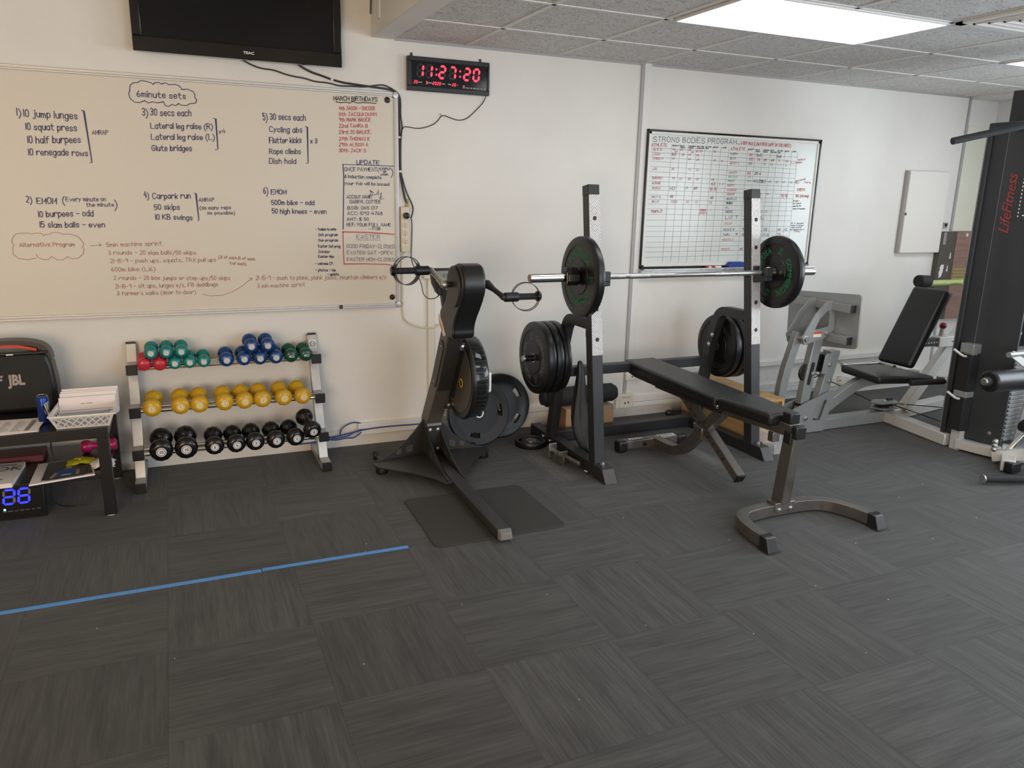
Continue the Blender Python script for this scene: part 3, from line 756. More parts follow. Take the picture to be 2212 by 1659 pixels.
c = MB(); c.box(1.468, 1.512, WY-.02, WY, .15, 1.07); c.box(1.44, 1.555, WY-.03, WY, 1.058, 1.128)
struct(c, 'trim_8', 'trim_cream', bevel=.004)                                                      # cream riser trunking with its cap box
c = MB()
for p in ((-1.2, .79), (.83, .99)): c.box(p[0], p[1], WY-.004, WY, .10, .118)
struct(c, 'trim_9', 'trim_cream')
# out-of-frame windows: the side one, and one added for the front fill light
def window(name, ax, c0, hole):
    a, b, z0, z1 = hole; mb = MB(); t = .05
    for (p, q, r, s_) in ((a, b, z0, z0+t), (a, b, z1-t, z1), (a, a+t, z0, z1), (b-t, b, z0, z1), ((a+b)/2-t/2, (a+b)/2+t/2, z0, z1)):
        mb.box(c0+.06, c0+.11, p, q, r, s_) if ax == 0 else mb.box(p, q, c0-.11, c0-.06, r, s_)
    return struct(mb, name, 'aluminium')
window('window_1', 0, XR, (-.6, 2.85, .85, 2.2)); window('added_window', 1, YF, (1.6, 5.2, .25, 2.3))
b = MB()
for i in range(30):
    z = .90 + i*.043; b.beam((XR+.03, -.58, z), (XR+.03, 2.83, z), .028, .0015, up=(.35, 0, 1))
tag(b.build('venetian_blind', 'blind'), 'white slatted venetian blind hanging in the side window', 'blind')

# ceiling lights and vent
def light_panel(x0, y0, x1, y1, label):
    t = thing('ceiling_light', label, 'ceiling light', ((x0+x1)/2, (y0+y1)/2, CZ-.012), 'ceiling light panels')
    f = MB()
    for q in ((x0,x1,y0,y0+.012),(x0,x1,y1-.012,y1),(x0,x0+.012,y0,y1),(x1-.012,x1,y0,y1)): f.box(*q, CZ-.012, CZ-.001)
    f.build('frame', 'trim_white', t)
    MB().box(x0+.01, x1-.01, y0+.01, y1-.01, CZ-.008, CZ-.002).build('diffuser', 'panel_light', t)
    return t
L0 = light_panel(2.385, 2.912, 3.60, 3.515, 'bright white light panel in the tiled ceiling above the squat rack')
for (dx, dy, lb) in ((2.47, 0.0, 'white light panel at the right edge of the picture, over the gym tower'), (0, -1.85, 'added light panel in the unseen ceiling behind the camera'), (2.47, -1.85, 'added light panel in the unseen ceiling near the side window'), (0, -4.3, 'added light panel in the unseen ceiling near the front wall')):
    o = dup(L0); place(o, (L0.location.x+dx, L0.location.y+dy, L0.location.z), (0,0,0), lb, 'ceiling light panels')  # the panels out of view are added to light the room and floor
t = thing('ceiling_vent', 'square louvred air vent in the ceiling beside the light panel', 'vent', (3.906, 2.597, CZ-.014))
f = MB(); x0, x1, y0, y1 = 3.605, 4.207, 2.30, 2.893
for q in ((x0,x1,y0,y0+.04),(x0,x1,y1-.04,y1),(x0,x0+.04,y0,y1),(x1-.04,x1,y0,y1)): f.box(*q, CZ-.014, CZ-.001)
f.build('frame', 'trim_white', t); 
s_ = MB()
for i in range(5):
    d = .055 + i*.045
    for q in ((x0+d, x1-d, y0+d, y0+d+.01),(x0+d,x1-d,y1-d-.01,y1-d),(x0+d,x0+d+.01,y0+d,y1-d),(x1-d-.01,x1-d,y0+d,y1-d)): s_.box(*q, CZ-.018+.002*i, CZ-.002)
s_.build('louvre', 'trim_white', t); MB().box(x0+.04, x1-.04, y0+.04, y1-.04, CZ-.003, CZ-.001).build('backing', 'copper', t)
# unseen batten lamp, added to warm the left part of the room
t = thing('added_ceiling_lamp', 'added warm batten lamp, unseen under the higher ceiling on the left', 'ceiling light', (-1.2, 1.6, 2.93))
MB().box(-1.8, -.6, 1.53, 1.67, 2.95, 3.0).build('housing', 'white_plastic', t)
MB().box(-1.78, -.62, 1.54, 1.66, 2.925, 2.95).build('diffuser', 'white_plastic', t)
area('warm_left_fill', (-1.2, 1.6, 2.91), (0, 0, 0), 1.15, .12, WARM, (1.0, .80, .58))

# ------------------------------------------------------------------ large whiteboard
INK = {'blue':'ink_blue','red':'ink_red','black':'ink_black','darkred':'ink_darkred','greyblue':'ink_greyblue','green':'ink_green','orange':'ink_orange'}
INKNAME = {'blue':'blue handwriting','red':'red handwriting','black':'black handwriting','darkred':'faint dark red handwriting','greyblue':'grey handwriting and ruled lines','green':'green handwriting','orange':'orange handwriting'}
def writing(root, T, P, y, wf):
    mbs = {}
    for c_, s_, x0, z0, x1, z1, h in T:
        mb = mbs.setdefault(c_, MB()); write(mb, s_, x0, z0, x1, z1, h, wf(c_, h), y)
    for c_, w_, pts in P: ribbon(mbs.setdefault(c_, MB()), pts, w_*.8, y)
    for c_, mb in mbs.items(): mb.build(c_ .replace('dark', 'dark_').replace('grey', 'grey_') + '_writing', INK[c_], root, label=INKNAME[c_], smooth=False)
bx0, bx1, bz0, bz1 = -1.14, 1.288, .888, 2.155
t = thing('whiteboard', 'large whiteboard on the left covered in blue and red workout lists', 'whiteboard', ((bx0+bx1)/2, WY, bz0))
MB().box(bx0+.01, bx1-.01, WY-.017, WY-.002, bz0+.01, bz1-.01).build('surface', 'board_warm', t)
f = MB()
for q in ((bx0+.02, bx1-.02, bz1-.024, bz1), (bx0+.02, bx1-.02, bz0, bz0+.026), (bx1-.024, bx1, bz0+.02, bz1-.02), (bx0, bx0+.024, bz0+.02, bz1-.02)):
    f.box(q[0], q[1], WY-.026, WY-.001, q[2], q[3])
for q in ((bx0+.02, bx1-.02, bz1-.016, bz1-.012), (bx0+.02, bx1-.02, bz0+.012, bz0+.016)): f.box(q[0], q[1], WY-.029, WY-.024, q[2], q[3])
f.box(bx1-.016, bx1-.011, WY-.029, WY-.024, bz0+.02, bz1-.02)
f.build('frame', 'aluminium', t, bevel=.003)
for cx_, cz_ in ((bx1-.016, bz1-.016), (bx1-.016, bz0+.016)):
    MB().lathe([(.001,0),(.021,0),(.021,.022),(.016,.029),(.001,.030)], Matrix.Translation((cx_, WY-.001, cz_)) @ Matrix.Rotation(PI/2, 4, 'X'), 20).build('corner_cap', 'steel', t)
for x, z in ((1.225, 2.110), (1.237, .950)): MB().bolt((x, WY-.017, z), (0,-1,0), .014, .012).build('screw_cap', 'black_plastic', t)
MB().box(.905, .925, WY-.031, WY-.024, bz0+.002, bz0+.024).build('frame_joint', 'black_plastic', t)
writing(t, B1T, B1P, WY-.0185, lambda c_, h: {'darkred': .0024, 'greyblue': .0030, 'red': .0030}.get(c_, .0040 if h > .022 else .0029))

# ------------------------------------------------------------------ chart whiteboard
cx0, cx1, cz0, cz1 = 3.03, 4.588, 1.095, 2.04
t = thing('chart_whiteboard', 'black framed whiteboard behind the squat rack ruled into a strength chart', 'whiteboard', ((cx0+cx1)/2, WY, cz0))
MB().box(cx0+.008, cx1-.008, WY-.018, WY-.002, cz0+.008, cz1-.008).build('surface', 'board_cool', t)
f = MB()
for q in ((cx0, cx1, cz1-.012, cz1), (cx0, cx1, cz0, cz0+.012), (cx0, cx0+.012, cz0, cz1), (cx1-.012, cx1, cz0, cz1)): f.box(q[0], q[1], WY-.034, WY-.001, q[2], q[3])
f.build('frame', 'black_gloss', t, bevel=.002)
f = MB()
for q in ((cx0+.012, cx1-.012, cz1-.030, cz1-.012), (cx0+.012, cx1-.012, cz0+.012, cz0+.026), (cx0+.012, cx0+.036, cz0+.012, cz1-.012), (cx1-.03, cx1-.012, cz0+.012, cz1-.012)): f.box(q[0], q[1], WY-.026, WY-.001, q[2], q[3])
f.build('inner_frame', 'white_plastic', t, bevel=.002)
f = MB(); f.box(cx0-.002, cx1+.02, WY-.055, WY, cz0-.050, cz0-.012); f.box(cx0-.002, cx1+.02, WY-.085, WY-.0, cz0-.012, cz0-.006); f.box(cx0-.002, cx1+.02, WY-.087, WY-.083, cz0-.012, cz0+.002)
f.build('pen_tray', 'steel', t, bevel=.002)
writing(t, B2T, B2P, WY-.0195, lambda c_, h: .0021 if h < .016 else .0032)
# resting in the tray
e = MB(); e.prism([(-.085,0),(.085,0),(.085,.016),(.062,.044),(-.062,.044),(-.085,.016)], -.025, .025, Matrix.Translation((3.86, WY-.055, cz0-.005)) @ Matrix.Rotation(PI/2, 4, 'X'))
tag(e.build('whiteboard_eraser', 'eraser_blue', bevel=.006, seg=3), 'blue plastic whiteboard eraser lying in the chart board tray', 'eraser')
t = thing('marker_pen', 'red and white marker pen lying in the chart board tray', 'marker', (3.65, WY-.06, cz0-.006))
z = cz0+.003
MB().cyl((3.58, WY-.06, z), (3.66, WY-.06, z), .009, n=14).build('barrel', 'marker_red', t); MB().cyl((3.60, WY-.06, z), (3.625, WY-.06, z), .0095, n=14).build('barrel_label', 'white_plastic', t, label='white band on the pen barrel')
MB().cyl((3.66, WY-.06, z), (3.715, WY-.06, z), .0095, n=14).build('cap', 'white_plastic', t)

# ------------------------------------------------------------------ television
t = thing('television', 'black flat screen television high on the wall above the large whiteboard', 'television', (.423, WY, 2.258))
x0, x1, z0, z1, y = -.105, .952, 2.258, 2.90, 4.62
f = MB()
for q in ((x0, x1, z0, z0+.072), (x0, x1, z1-.05, z1), (x0, x0+.045, z0+.072, z1-.05), (x1-.045, x1, z0+.072, z1-.05)): f.box(q[0], q[1], y, y+.03, q[2], q[3])
f.box(x0+.015, x1-.015, y+.02, y+.06, z0+.012, z1-.01)
f.build('bezel', 'black_gloss', t, bevel=.004)
MB().box(x0+.04, x1-.04, y+.006, y+.02, z0+.068, z1-.045).build('screen', 'screen_black', t)
MB().box(.25, .60, y+.055, WY, 2.40, 2.75).build('wall_bracket', 'steel', t)
letter(MB(), 'TEAC', .018, (.455, y-.001, z0+.027), (1,0,0), (0,0,1), .03, 1.25).build('brand_letters', 'white_plastic', t, label='small white TEAC letters')
MB().box(x0+.01, x1-.01, y-.0006, y+.001, z0+.002, z0+.014).build('lower_lip', 'black_gloss', t)
# ------------------------------------------------------------------ red LED wall clock
t = thing('led_wall_clock', 'black digital wall clock with red LED digits reading 11:27:20', 'clock', (1.604, WY, 2.173))
x0, x1, z0, z1, y = 1.346, 1.862, 2.173, 2.363, 4.672
f = MB()
for q in ((x0, x1, z0, z0+.026), (x0, x1, z1-.026, z1), (x0, x0+.024, z0+.026, z1-.026), (x1-.014, x1, z0+.026, z1-.026)): f.box(q[0], q[1], y, WY-.002, q[2], q[3])
f.build('case', 'black_plastic', t, bevel=.003)
MB().box(x0+.02, x1-.01, y+.006, WY-.004, z0+.024, z1-.024).build('display', 'black_gloss', t)
on, off = MB(), MB(); P_ = lambda u, v: (u, y+.004, v)
xs = [1.408, 1.462, 1.545, 1.610, 1.702, 1.762]
for x, ch in zip(xs, '112720'): seg_digit(on, off, ch, x-.006, 2.253, .034, .066, .0125, P_, .10)
for x in (1.522, 1.672):
    for z in (2.270, 2.300): on.lathe([(.0001,0),(.0055,0),(.0055,.0015),(.0001,.0015)], Matrix.Translation((x, y+.004, z)) @ Matrix.Rotation(PI/2, 4, 'X'), 12)
small = [('20', 1.383), ('3', 1.457), ('2020', 1.500), ('20', 1.622)]
for s_, x in small:
    for i, ch in enumerate(s_): seg_digit(on, None, ch, x + i*.0135, 2.213, .0075, .016, .0034, P_, .08)
on.lathe([(.0001,0),(.004,0),(.004,.0015),(.0001,.0015)], Matrix.Translation((1.696, y+.004, 2.2185)) @ Matrix.Rotation(PI/2, 4, 'X'), 12)
on.build('lit_digits', 'led_red', t, smooth=False, label='glowing red LED digits')
off.build('unlit_segments', 'led_dim', t, smooth=False)
tx = MB()
for s_, x in (('DATE', 1.422), ('MONTH', 1.482), ('YEAR', 1.566), ('TEMP', 1.605), ('C', 1.655)): letter(tx, s_, .009, (x, y+.004, 2.218), (1,0,0), (0,0,1), .02)
for i, s_ in enumerate(('SUN', 'MON', 'TUE', 'WED', 'THU', 'FRI', 'SAT')): letter(tx, s_, .0085, (1.697 + i*.0225, y+.004, 2.206), (1,0,0), (0,0,1), .02)
tx.build('printed_labels', 'white_plastic', t, smooth=False, label='tiny white printed day and date words')
for x in (1.378, 1.812): MB().box(x-.006, x+.006, WY-.006, WY-.001, z1-.005, z1+.022).build('hanging_tab', 'black_plastic', t)
# ------------------------------------------------------------------ cables, sockets and small wall fittings
def cable(name, pts, r, m, label, n=2): return tag(MB().tube(chaikin(pts, n), r, 8).build(name, m), label, 'cable')
cable('television_cable', [(.414,4.66,2.30),(.414,4.700,2.275),(.461,4.700,2.248),(.524,4.700,2.228),(.589,4.700,2.228),(.646,4.700,2.210),(.705,4.700,2.200),(.749,4.700,2.198),(.816,4.700,2.181),(.885,4.700,2.183),(.946,4.698,2.168),(1.024,4.690,2.172),(1.095,4.690,2.172),(1.159,4.700,2.187),(1.208,4.700,2.195),(1.256,4.690,2.173),(1.297,4.695,2.150),(1.309,4.700,2.112),(1.306,4.702,2.028),(1.318,4.702,1.967),(1.306,4.702,1.905),(1.304,4.702,1.708),(1.312,4.700,1.670),(1.335,4.700,1.590),(1.371,4.695,1.516),(1.374,4.680,1.485),(1.353,4.655,1.437)], .0042, 'black_plastic', 'thin black cable sagging from the television to the upper power strip socket')
cable('television_power_cord', [(.712,4.66,2.30),(.712,4.700,2.271),(.781,4.700,2.234),(.848,4.700,2.218),(.908,4.700,2.200),(.978,4.696,2.187),(1.024,4.690,2.184),(1.135,4.690,2.176),(1.256,4.690,2.170),(1.293,4.697,2.142),(1.299,4.703,2.066),(1.299,4.703,1.989),(1.299,4.703,1.881),(1.298,4.703,1.795),(1.300,4.703,1.708),(1.309,4.700,1.637),(1.320,4.700,1.585),(1.328,4.700,1.547),(1.341,4.700,1.520)], .0058, 'black_plastic', 'thick black power cord running from the television around the whiteboard corner')
cable('clock_cable', [(1.850,4.695,2.176),(1.843,4.703,2.150),(1.823,4.704,2.122),(1.779,4.704,2.079),(1.734,4.704,2.037),(1.681,4.704,2.020),(1.628,4.704,2.031),(1.567,4.704,2.051),(1.541,4.704,2.010),(1.498,4.704,1.981),(1.421,4.704,1.959),(1.362,4.704,1.966),(1.326,4.700,1.969),(1.310,4.694,1.943),(1.306,4.692,1.897)], .0026, 'black_plastic', 'thin wire drooping below the red LED wall clock')
cable('white_extension_cord', [(1.318,4.690,1.236),(1.306,4.702,1.20),(1.300,4.702,1.147),(1.308,4.702,1.083),(1.306,4.702,.984),(1.307,4.702,.925),(1.306,4.702,.826),(1.326,4.702,.791),(1.394,4.69,.754),(1.478,4.68,.740),(1.550,4.69,.761),(1.63,4.702,.79),(1.677,4.702,.819)], .0048, 'cream_plastic', 'white cord looping below the power strip and behind the arm machine')
for x, y, z, r_ in ((.908,4.700,2.200,0), (1.300,4.702,1.905,0), (1.300,4.702,1.708,0), (1.308,4.702,.925,0), (1.567,4.704,2.051,0)):
    tag(MB().box(x-.009, x+.009, WY-.016, WY, z-.006, z+.006).build('cable_clip', 'white_plastic', bevel=.002), {2.2:'white cable clip under the television', 1.905:'white cable clip beside the upper right of the large whiteboard', 1.708:'white cable clip midway down the large whiteboard edge', .925:'white cable clip at the lower right whiteboard corner', 2.051:'small clip holding the wire below the red clock'}[z], 'cable clip', 'cable clips on the wall')
t = thing('power_strip', 'cream four-way power strip mounted upright beside the whiteboard', 'power strip', (1.32, WY, 1.235))
MB().box(1.292, 1.350, WY-.040, WY-.001, 1.236, 1.500).build('body', 'cream_plastic', t, bevel=.006, seg=3)
MB().box(1.296, 1.346, WY-.044, WY-.002, 1.228, 1.262).build('end_cap', 'cream_plastic', t, bevel=.004)
for z in (1.443, 1.394, 1.345, 1.296):
    s_ = MB().lathe([(.0001,0),(.021,0),(.021,.002),(.0195,.003),(.0001,.003)], Matrix.Translation((1.320, WY-.040, z)) @ Matrix.Rotation(PI/2, 4, 'X'), 24); so = s_.build('socket', 'cream_plastic', t)
    h = MB()
    for dx, dz, a in ((-.007,.004,.5), (.007,.004,-.5), (0,-.008,0)): h.beam((1.320+dx-.0025*math.sin(a), WY-.0435, z+dz-.0035), (1.320+dx+.0025*math.sin(a), WY-.0435, z+dz+.0035), .0022, .001, up=(0,1,0))
    h.build('pin_slots', 'black_matte', so)
t = thing('power_plug', 'round black plug in the top socket of the cream power strip', 'plug', (1.324, WY-.043, 1.44))
MB().lathe([(.0001,0),(.019,0),(.020,.010),(.016,.024),(.010,.028),(.0001,.028)], Matrix.Translation((1.324, WY-.044, 1.448)) @ Matrix.Rotation(PI/2, 4, 'X'), 20).build('body', 'black_plastic', t)
cable('machine_power_lead', [(1.348,4.650,1.440),(1.362,4.67,1.41),(1.369,4.700,1.346),(1.368,4.700,1.282),(1.364,4.700,1.231),(1.360,4.69,1.179),(1.36,4.6,1.12),(1.34,4.4,1.06),(1.30,4.25,1.02),(1.29,4.10,1.01),(1.30,3.985,1.035),(1.308,3.962,1.065)], .003, 'black_plastic', 'thin black lead from the power strip to the arm machine console')
t = thing('cable_tag', 'yellow tag strip on the black cord above the power strip', 'tag', (1.335, WY-.012, 1.50))
MB().box(1.332, 1.350, WY-.014, WY-.005, 1.495, 1.548).build('tag_strip', 'bamboo', t)
def outlet(name, x0, x1, z0, z1, m, label, holes, txt=None, dep=.045):
    t = thing(name, label, 'power outlet', ((x0+x1)/2, WY, z0))
    MB().box(x0, x1, WY-dep, WY-.001, z0, z1).build('body', m, t, bevel=.005, seg=3)
    MB().box(x0+.03 if txt else x0+.008, x1-.008, WY-dep-.004, WY-dep+.002, z0+.006, z1-.006).build('face_plate', m, t, bevel=.002)
    for hx, hz in holes: MB().lathe([(.0001,0),(.0065,0),(.0065,.0012),(.0001,.0012)], Matrix.Translation((hx, WY-dep-.0042, hz)) @ Matrix.Rotation(PI/2, 4, 'X'), 10).build('socket_hole', 'black_matte', t)
    if txt: letter(MB(), txt, .016, ((x0+x1)/2+.01, WY-dep-.0045, z1-.03), (1,0,0), (0,0,1), .01).build('printed_word', 'bamboo', t, label='yellow printed word')
outlet('power_outlet', 2.885, 3.035, .076, .184, 'trim_cream', 'cream double outlet low on the wall beside the foam roller', ((2.962, .118), (2.990, .121)), 'SECURITY')
outlet('wall_socket', 2.972, 3.105, .282, .336, 'white_plastic', 'white wall socket half hidden behind the bench head end', ((3.02, .308), (3.06, .308)), dep=.03)
outlet('light_switch', 5.055, 5.117, .275, .358, 'white_plastic', 'white outlet plate on the wall behind the grey leg press uprights', ((5.08, .33), (5.08, .30)), dep=.014)
outlet('data_outlet', 5.05, 5.115, .09, .15, 'trim_cream', 'yellowed outlet on the skirting behind the leg press seat', ((5.07, .125),), dep=.04)
for n_, (pts, lb) in enumerate((([(.62,4.69,.053),(.657,4.690,.052),(.736,4.69,.055),(.809,4.68,.090),(.843,4.67,.071),(.902,4.67,.077),(.937,4.67,.083),(.976,4.67,.103),(1.02,4.68,.112)], 'blue network cable along the skirting, topmost of the bundle by the dumbbell rack'),
    ([(.70,4.692,.08),(.803,4.690,.066),(.858,4.67,.060),(.917,4.66,.072),(.961,4.66,.065),(.991,4.66,.083),(1.02,4.68,.095)], 'blue network cable sagging lowest below the open trunking end'),
    ([(.885,4.690,.086),(.888,4.690,.112),(.904,4.685,.138),(.948,4.69,.157),(.987,4.69,.160),(1.02,4.69,.148)], 'blue network cable arching up over the open trunking end'),
    ([(.80,4.69,.075),(.86,4.68,.082),(.92,4.675,.092),(.98,4.675,.100),(1.05,4.67,.114),(1.2,4.672,.118),(1.40,4.674,.111)], 'blue network cable lying along the trunking groove'))):
    cable('network_cable', pts, .0042, 'cable_blue', lb)['group'] = 'blue network cables'
t = thing('electrical_cabinet', 'flat white metal cabinet door on the wall at the right', 'wall cabinet', (5.78, WY, 1.178))
MB().box(5.545, 6.02, WY-.03, WY-.001, 1.180, 1.847).build('box_body', 'trim_grey', t, bevel=.003)
MB().box(5.556, 6.02, WY-.046, WY-.028, 1.182, 1.845).build('door', 'white_plastic', t, bevel=.005, seg=3)
MB().box(5.553, 5.566, WY-.05, WY-.044, 1.49, 1.51).build('lock', 'black_plastic', t)
t = thing('key_switch', 'small steel key switch plate near the wall corner', 'switch', (6.07, WY, 1.385))
MB().box(6.026, 6.122, WY-.014, WY-.001, 1.386, 1.431).build('plate', 'steel', t, bevel=.002)
MB().bolt((6.098, WY-.014, 1.412), (0,-1,0), .011, .01).build('key_slot', 'black_matte', t)
MB().box(6.035, 6.062, WY-.017, WY-.013, 1.394, 1.424).build('slide', 'chrome', t)
t = thing('brown_shelf_panel', 'brown timber panel with keyhole slots low in the wall corner', 'panel', (6.2, WY, .62))
MB().box(6.02, 6.205, WY-.05, WY-.001, .60, 1.357).build('dark_side', 'erg_grey', t, label='dark brown slotted half')
MB().box(6.205, 6.50, WY-.054, WY-.001, .60, 1.357).build('timber_side', 'brown_board', t, label='lighter brown timber half')
kh = MB()
for x, z in ((6.16, 1.13), (6.145, 1.02)):
    kh.prism([(-.010,0),(.010,0),(.006,.02),(.003,.05),(-.003,.05),(-.006,.02)], 0, .003, Matrix.Translation((x, WY-.050, z)) @ Matrix.Rotation(PI/2, 4, 'X'))
kh.build('keyhole_slot', 'white_plastic', t)
MB().prism([(0,0),(.03,.01),(.045,.05),(.05,.11),(.02,.115),(0,.09),(.008,.07),(-.005,.05),(.004,.02)], 0, .002, Matrix.Translation((6.05, WY-.051, .965)) @ Matrix.Rotation(PI/2, 4, 'X')).build('torn_label', 'paper', t, label='torn white label')
MB().box(6.04, 6.075, WY-.056, WY-.05, 1.25, 1.35).build('bracket_plate', 'steel', t); MB().bolt((6.33, WY-.054, 1.33), (0,-1,0), .012, .004).build('screw_hole', 'white_plastic', t)
b = MB()
for i in range(4): b.box(6.215, 6.44, WY-.058, WY-.053, .945+i*.027, .965+i*.027)
b.build('slat_reflection', 'bamboo', t, label='reflection of yellow slats, made as coloured strips')  # strips coloured in place of a reflection of yellow slats
t = thing('wall_panel', 'narrow glossy cream panel on the wall between the corner strip and the gym tower', 'panel', (6.32, WY, 1.36))
MB().box(6.19, 6.455, WY-.012, WY-.001, 1.362, 2.23).build('sheet', 'panel_cream', t); MB().box(6.455, 6.475, WY-.02, WY-.001, 1.362, 2.23).build('edge_strip', 'aluminium', t)
t = thing('wall_hook', 'white hook plate on the bulkhead above the wall clock', 'hook', (1.13, 4.45, 2.55))
MB().prism([(-.018,-.05),(.018,-.05),(.018,.04),(0,.06),(-.018,.04)], 0, .008, Matrix.Translation((1.132, 4.50, 2.56)) @ Matrix.Rotation(PI/2, 4, 'Y') @ Matrix.Rotation(PI/2, 4, 'Z')).build('plate', 'white_plastic', t)
cable('bulkhead_cable', [(1.128,4.62,2.95),(1.128,4.60,2.80),(1.128,4.64,2.66),(1.128,4.66,2.56)], .005, 'black_plastic', 'short black cable hanging down the bulkhead face')
# painter's tape on the carpet, in two lengths meeting end to end
tag(MB().box(-1.25, .245, 3.165, 3.191, .0005, .002).build('blue_tape', 'blue_tape'), 'longer length of blue tape on the carpet running off to the left', 'tape', 'blue tape line')
tag(MB().hexa([(.250,3.172,.0005),(.893,3.163,.0005),(.893,3.189,.0005),(.250,3.196,.0005)], [(.250,3.172,.002),(.893,3.163,.002),(.893,3.189,.002),(.250,3.196,.002)]).build('blue_tape', 'blue_tape'), 'shorter length of blue tape on the carpet ending near the rubber mat', 'tape', 'blue tape line')
# fluff and paper specks on the carpet
lint = MB()
for x, y in ((-.36,2.93),(.7,3.2),(.72,3.27),(-.1,2.62),(.95,2.6),(1.3,2.55),(2.0,3.1),(2.35,2.7),(3.1,3.0),(2.9,2.45),(1.9,2.0),(2.4,2.2),(3.6,2.8),(3.9,2.9),(1.1,1.9),(.5,2.35),(2.2,1.75),(2.6,2.0),(3.3,2.35),(3.75,2.45),(1.55,2.2)):
    a = random.random()*PI; l = random.uniform(.002,.005); lint.beam((x, y, .0015), (x+l*math.cos(a), y+l*math.sin(a), .0025), .002, .0015)
tag(lint.build('lint_specks', 'paper'), 'tiny white specks of fluff scattered over the carpet', 'lint', kind='stuff')

# ================================================================== DUMBBELL RACK AND DUMBBELLS
RX90 = Matrix.Rotation(-PI/2, 4, 'X')            # local z -> y
t = thing('dumbbell_rack', 'three tier steel dumbbell rack against the wall under the large whiteboard', 'dumbbell rack', (.24, 4.5, 0))
for sx, x in ((-1, -.251), (1, .730)):
    u = MB(); fy = lambda z: 4.41 + .37*(z-.05)
    u.sweep([(x, fy(.0)+.027, .03), (x, fy(.735)+.027, .735)], .052, .05, (1,0,0)); up = u.build('upright', 'zinc', t, bevel=.003)
    MB().sweep([(x, fy(.730)+.027, .732), (x, fy(.742)+.027, .744)], .050, .048, (1,0,0)).build('upright_cap', 'black_plastic', up)
    MB().box(x-.026, x+.026, 4.30, 4.69, .004, .052).build('foot_beam', 'zinc', t, bevel=.003)
    for y0, y1 in ((4.288, 4.302), (4.688, 4.702)): MB().box(x-.027, x+.027, y0, y1, 0, .054).build('foot_cap', 'black_plastic', t, bevel=.003)
    for yc, z in ((4.52, .622), (4.437, .402), (4.36, .188)):
        a = MB(); a.box(x-.026, x+.026, yc+.01, fy(z)+.02, z-.026, z+.026); ao = a.build('shelf_arm', 'zinc', t, bevel=.003)
        MB().box(x-.028, x+.028, yc, yc+.014, z-.028, z+.028).build('arm_cap', 'black_plastic', ao, bevel=.003)
    if sx > 0:
        T_ = Matrix.Translation((x, fy(.69)-.0005, .69)) @ Matrix.Rotation(PI/2 - math.atan(.37), 4, 'X')
        st = MB().prism([(-.020,-.024),(.020,-.024),(.020,.024),(-.020,.024)], 0, .0012, T_).build('maker_sticker', 'decal_white', up, label='white sticker with a black ring emblem')
        e = MB()
        for i in range(24):
            a0, a1 = 2*PI*i/24, 2*PI*(i+1)/24
            if i % 12 in (5,): continue
            e.add([T_ @ V((r*math.cos(a), r*math.sin(a), .0018)) for r, a in ((.0125,a0),(.0165,a0),(.0165,a1),(.0125,a1))], [(0,1,2,3)])
        e.add([T_ @ V(q) for q in ((-.010,-.0015,.0018),(.010,-.0015,.0018),(.010,.0015,.0018),(-.010,.0015,.0018))], [(0,1,2,3)])
        e.build('ring_emblem', 'black_plastic', st, smooth=False)
for yc, z in ((4.52, .624), (4.437, .404), (4.36, .185)):
    for dy in (.035, .115): MB().cyl((-.228, yc+dy, z), (.708, yc+dy, z), .0125, n=18).build('rail', 'chrome', t)

def dumbbell(name, m, r, L, hl, txt, ring='decal_white', sunk=None):
    d = thing(name, 'x', 'dumbbell'); b = MB(); h = L/2; hr = min(.015, r*.34)
    pr = [(.0005,-h),(r*.60,-h),(r*.84,-h+.006),(r*.97,-h+.018),(r,-h+.030),(r*.98,-h+hl*.62),(r*.86,-h+hl*.84),(r*.55,-h+hl),(hr*1.25,-h+hl*1.15),(hr,-h+hl*1.35)]
    b.lathe(pr + [(q[0], -q[1]) for q in reversed(pr)], RX90, 12); b.build('body', m, d, ang=75, bevel=0)
    if ring:
        q = MB().lathe([(.0001,0),(r*.42,0),(r*.42,.0006),(.0001,.0006)], Matrix.Translation((0,-h-.0003,0)) @ Matrix.Rotation(PI/2,4,'X'), 20).build('weight_label', ring, d)
        k = MB()
        for i in range(20):
            a0, a1 = 2*PI*i/20, 2*PI*(i+1)/20; k.add([(ra*math.cos(a), -h-.0014, ra*math.sin(a)) for ra, a in ((r*.30,a0),(r*.345,a0),(r*.345,a1),(r*.30,a1))], [(0,1,2,3)])
        letter(k, txt, r*.38, (0,-h-.0014,-r*.13), (1,0,0), (0,0,1), .02, .9); k.build('label_print', m, q, smooth=False)
    else: letter(MB(), txt, r*.5, (0,-h-.0008,-r*.15), (1,0,0), (0,0,1), .02, .8).build('moulded_number', sunk, d, smooth=False)
    return d
def dfront(o, L, x, y, z, label, tilt=5, yaw=0, group=None):
    e = Euler((math.radians(tilt), 0, math.radians(yaw))); c = V((x,y,z)) + e.to_matrix() @ V((0, L/2, 0))
    place(o, c, e, label, group)
def batch(proto, L, items, group, tilt=5):
    for i, it in enumerate(items):
        x, y, z, lb = it[:4]; dfront(proto if i == 0 else dup(proto), L, x, y, z, lb, it[4] if len(it) > 4 else tilt, it[5] if len(it) > 5 else 0, group)
TY = 4.475
G_ = 'dumbbells on the rack'
batch(dumbbell('dumbbell', 'vinyl_red', .037, .165, .055, '1.5', None, 'logo_red'), .165, [(-.187,TY,.655,'red vinyl dumbbell at the left end of the top tier, leftmost of two'), (-.110,TY,.651,'red vinyl dumbbell on the top tier, right one of the two')], G_)
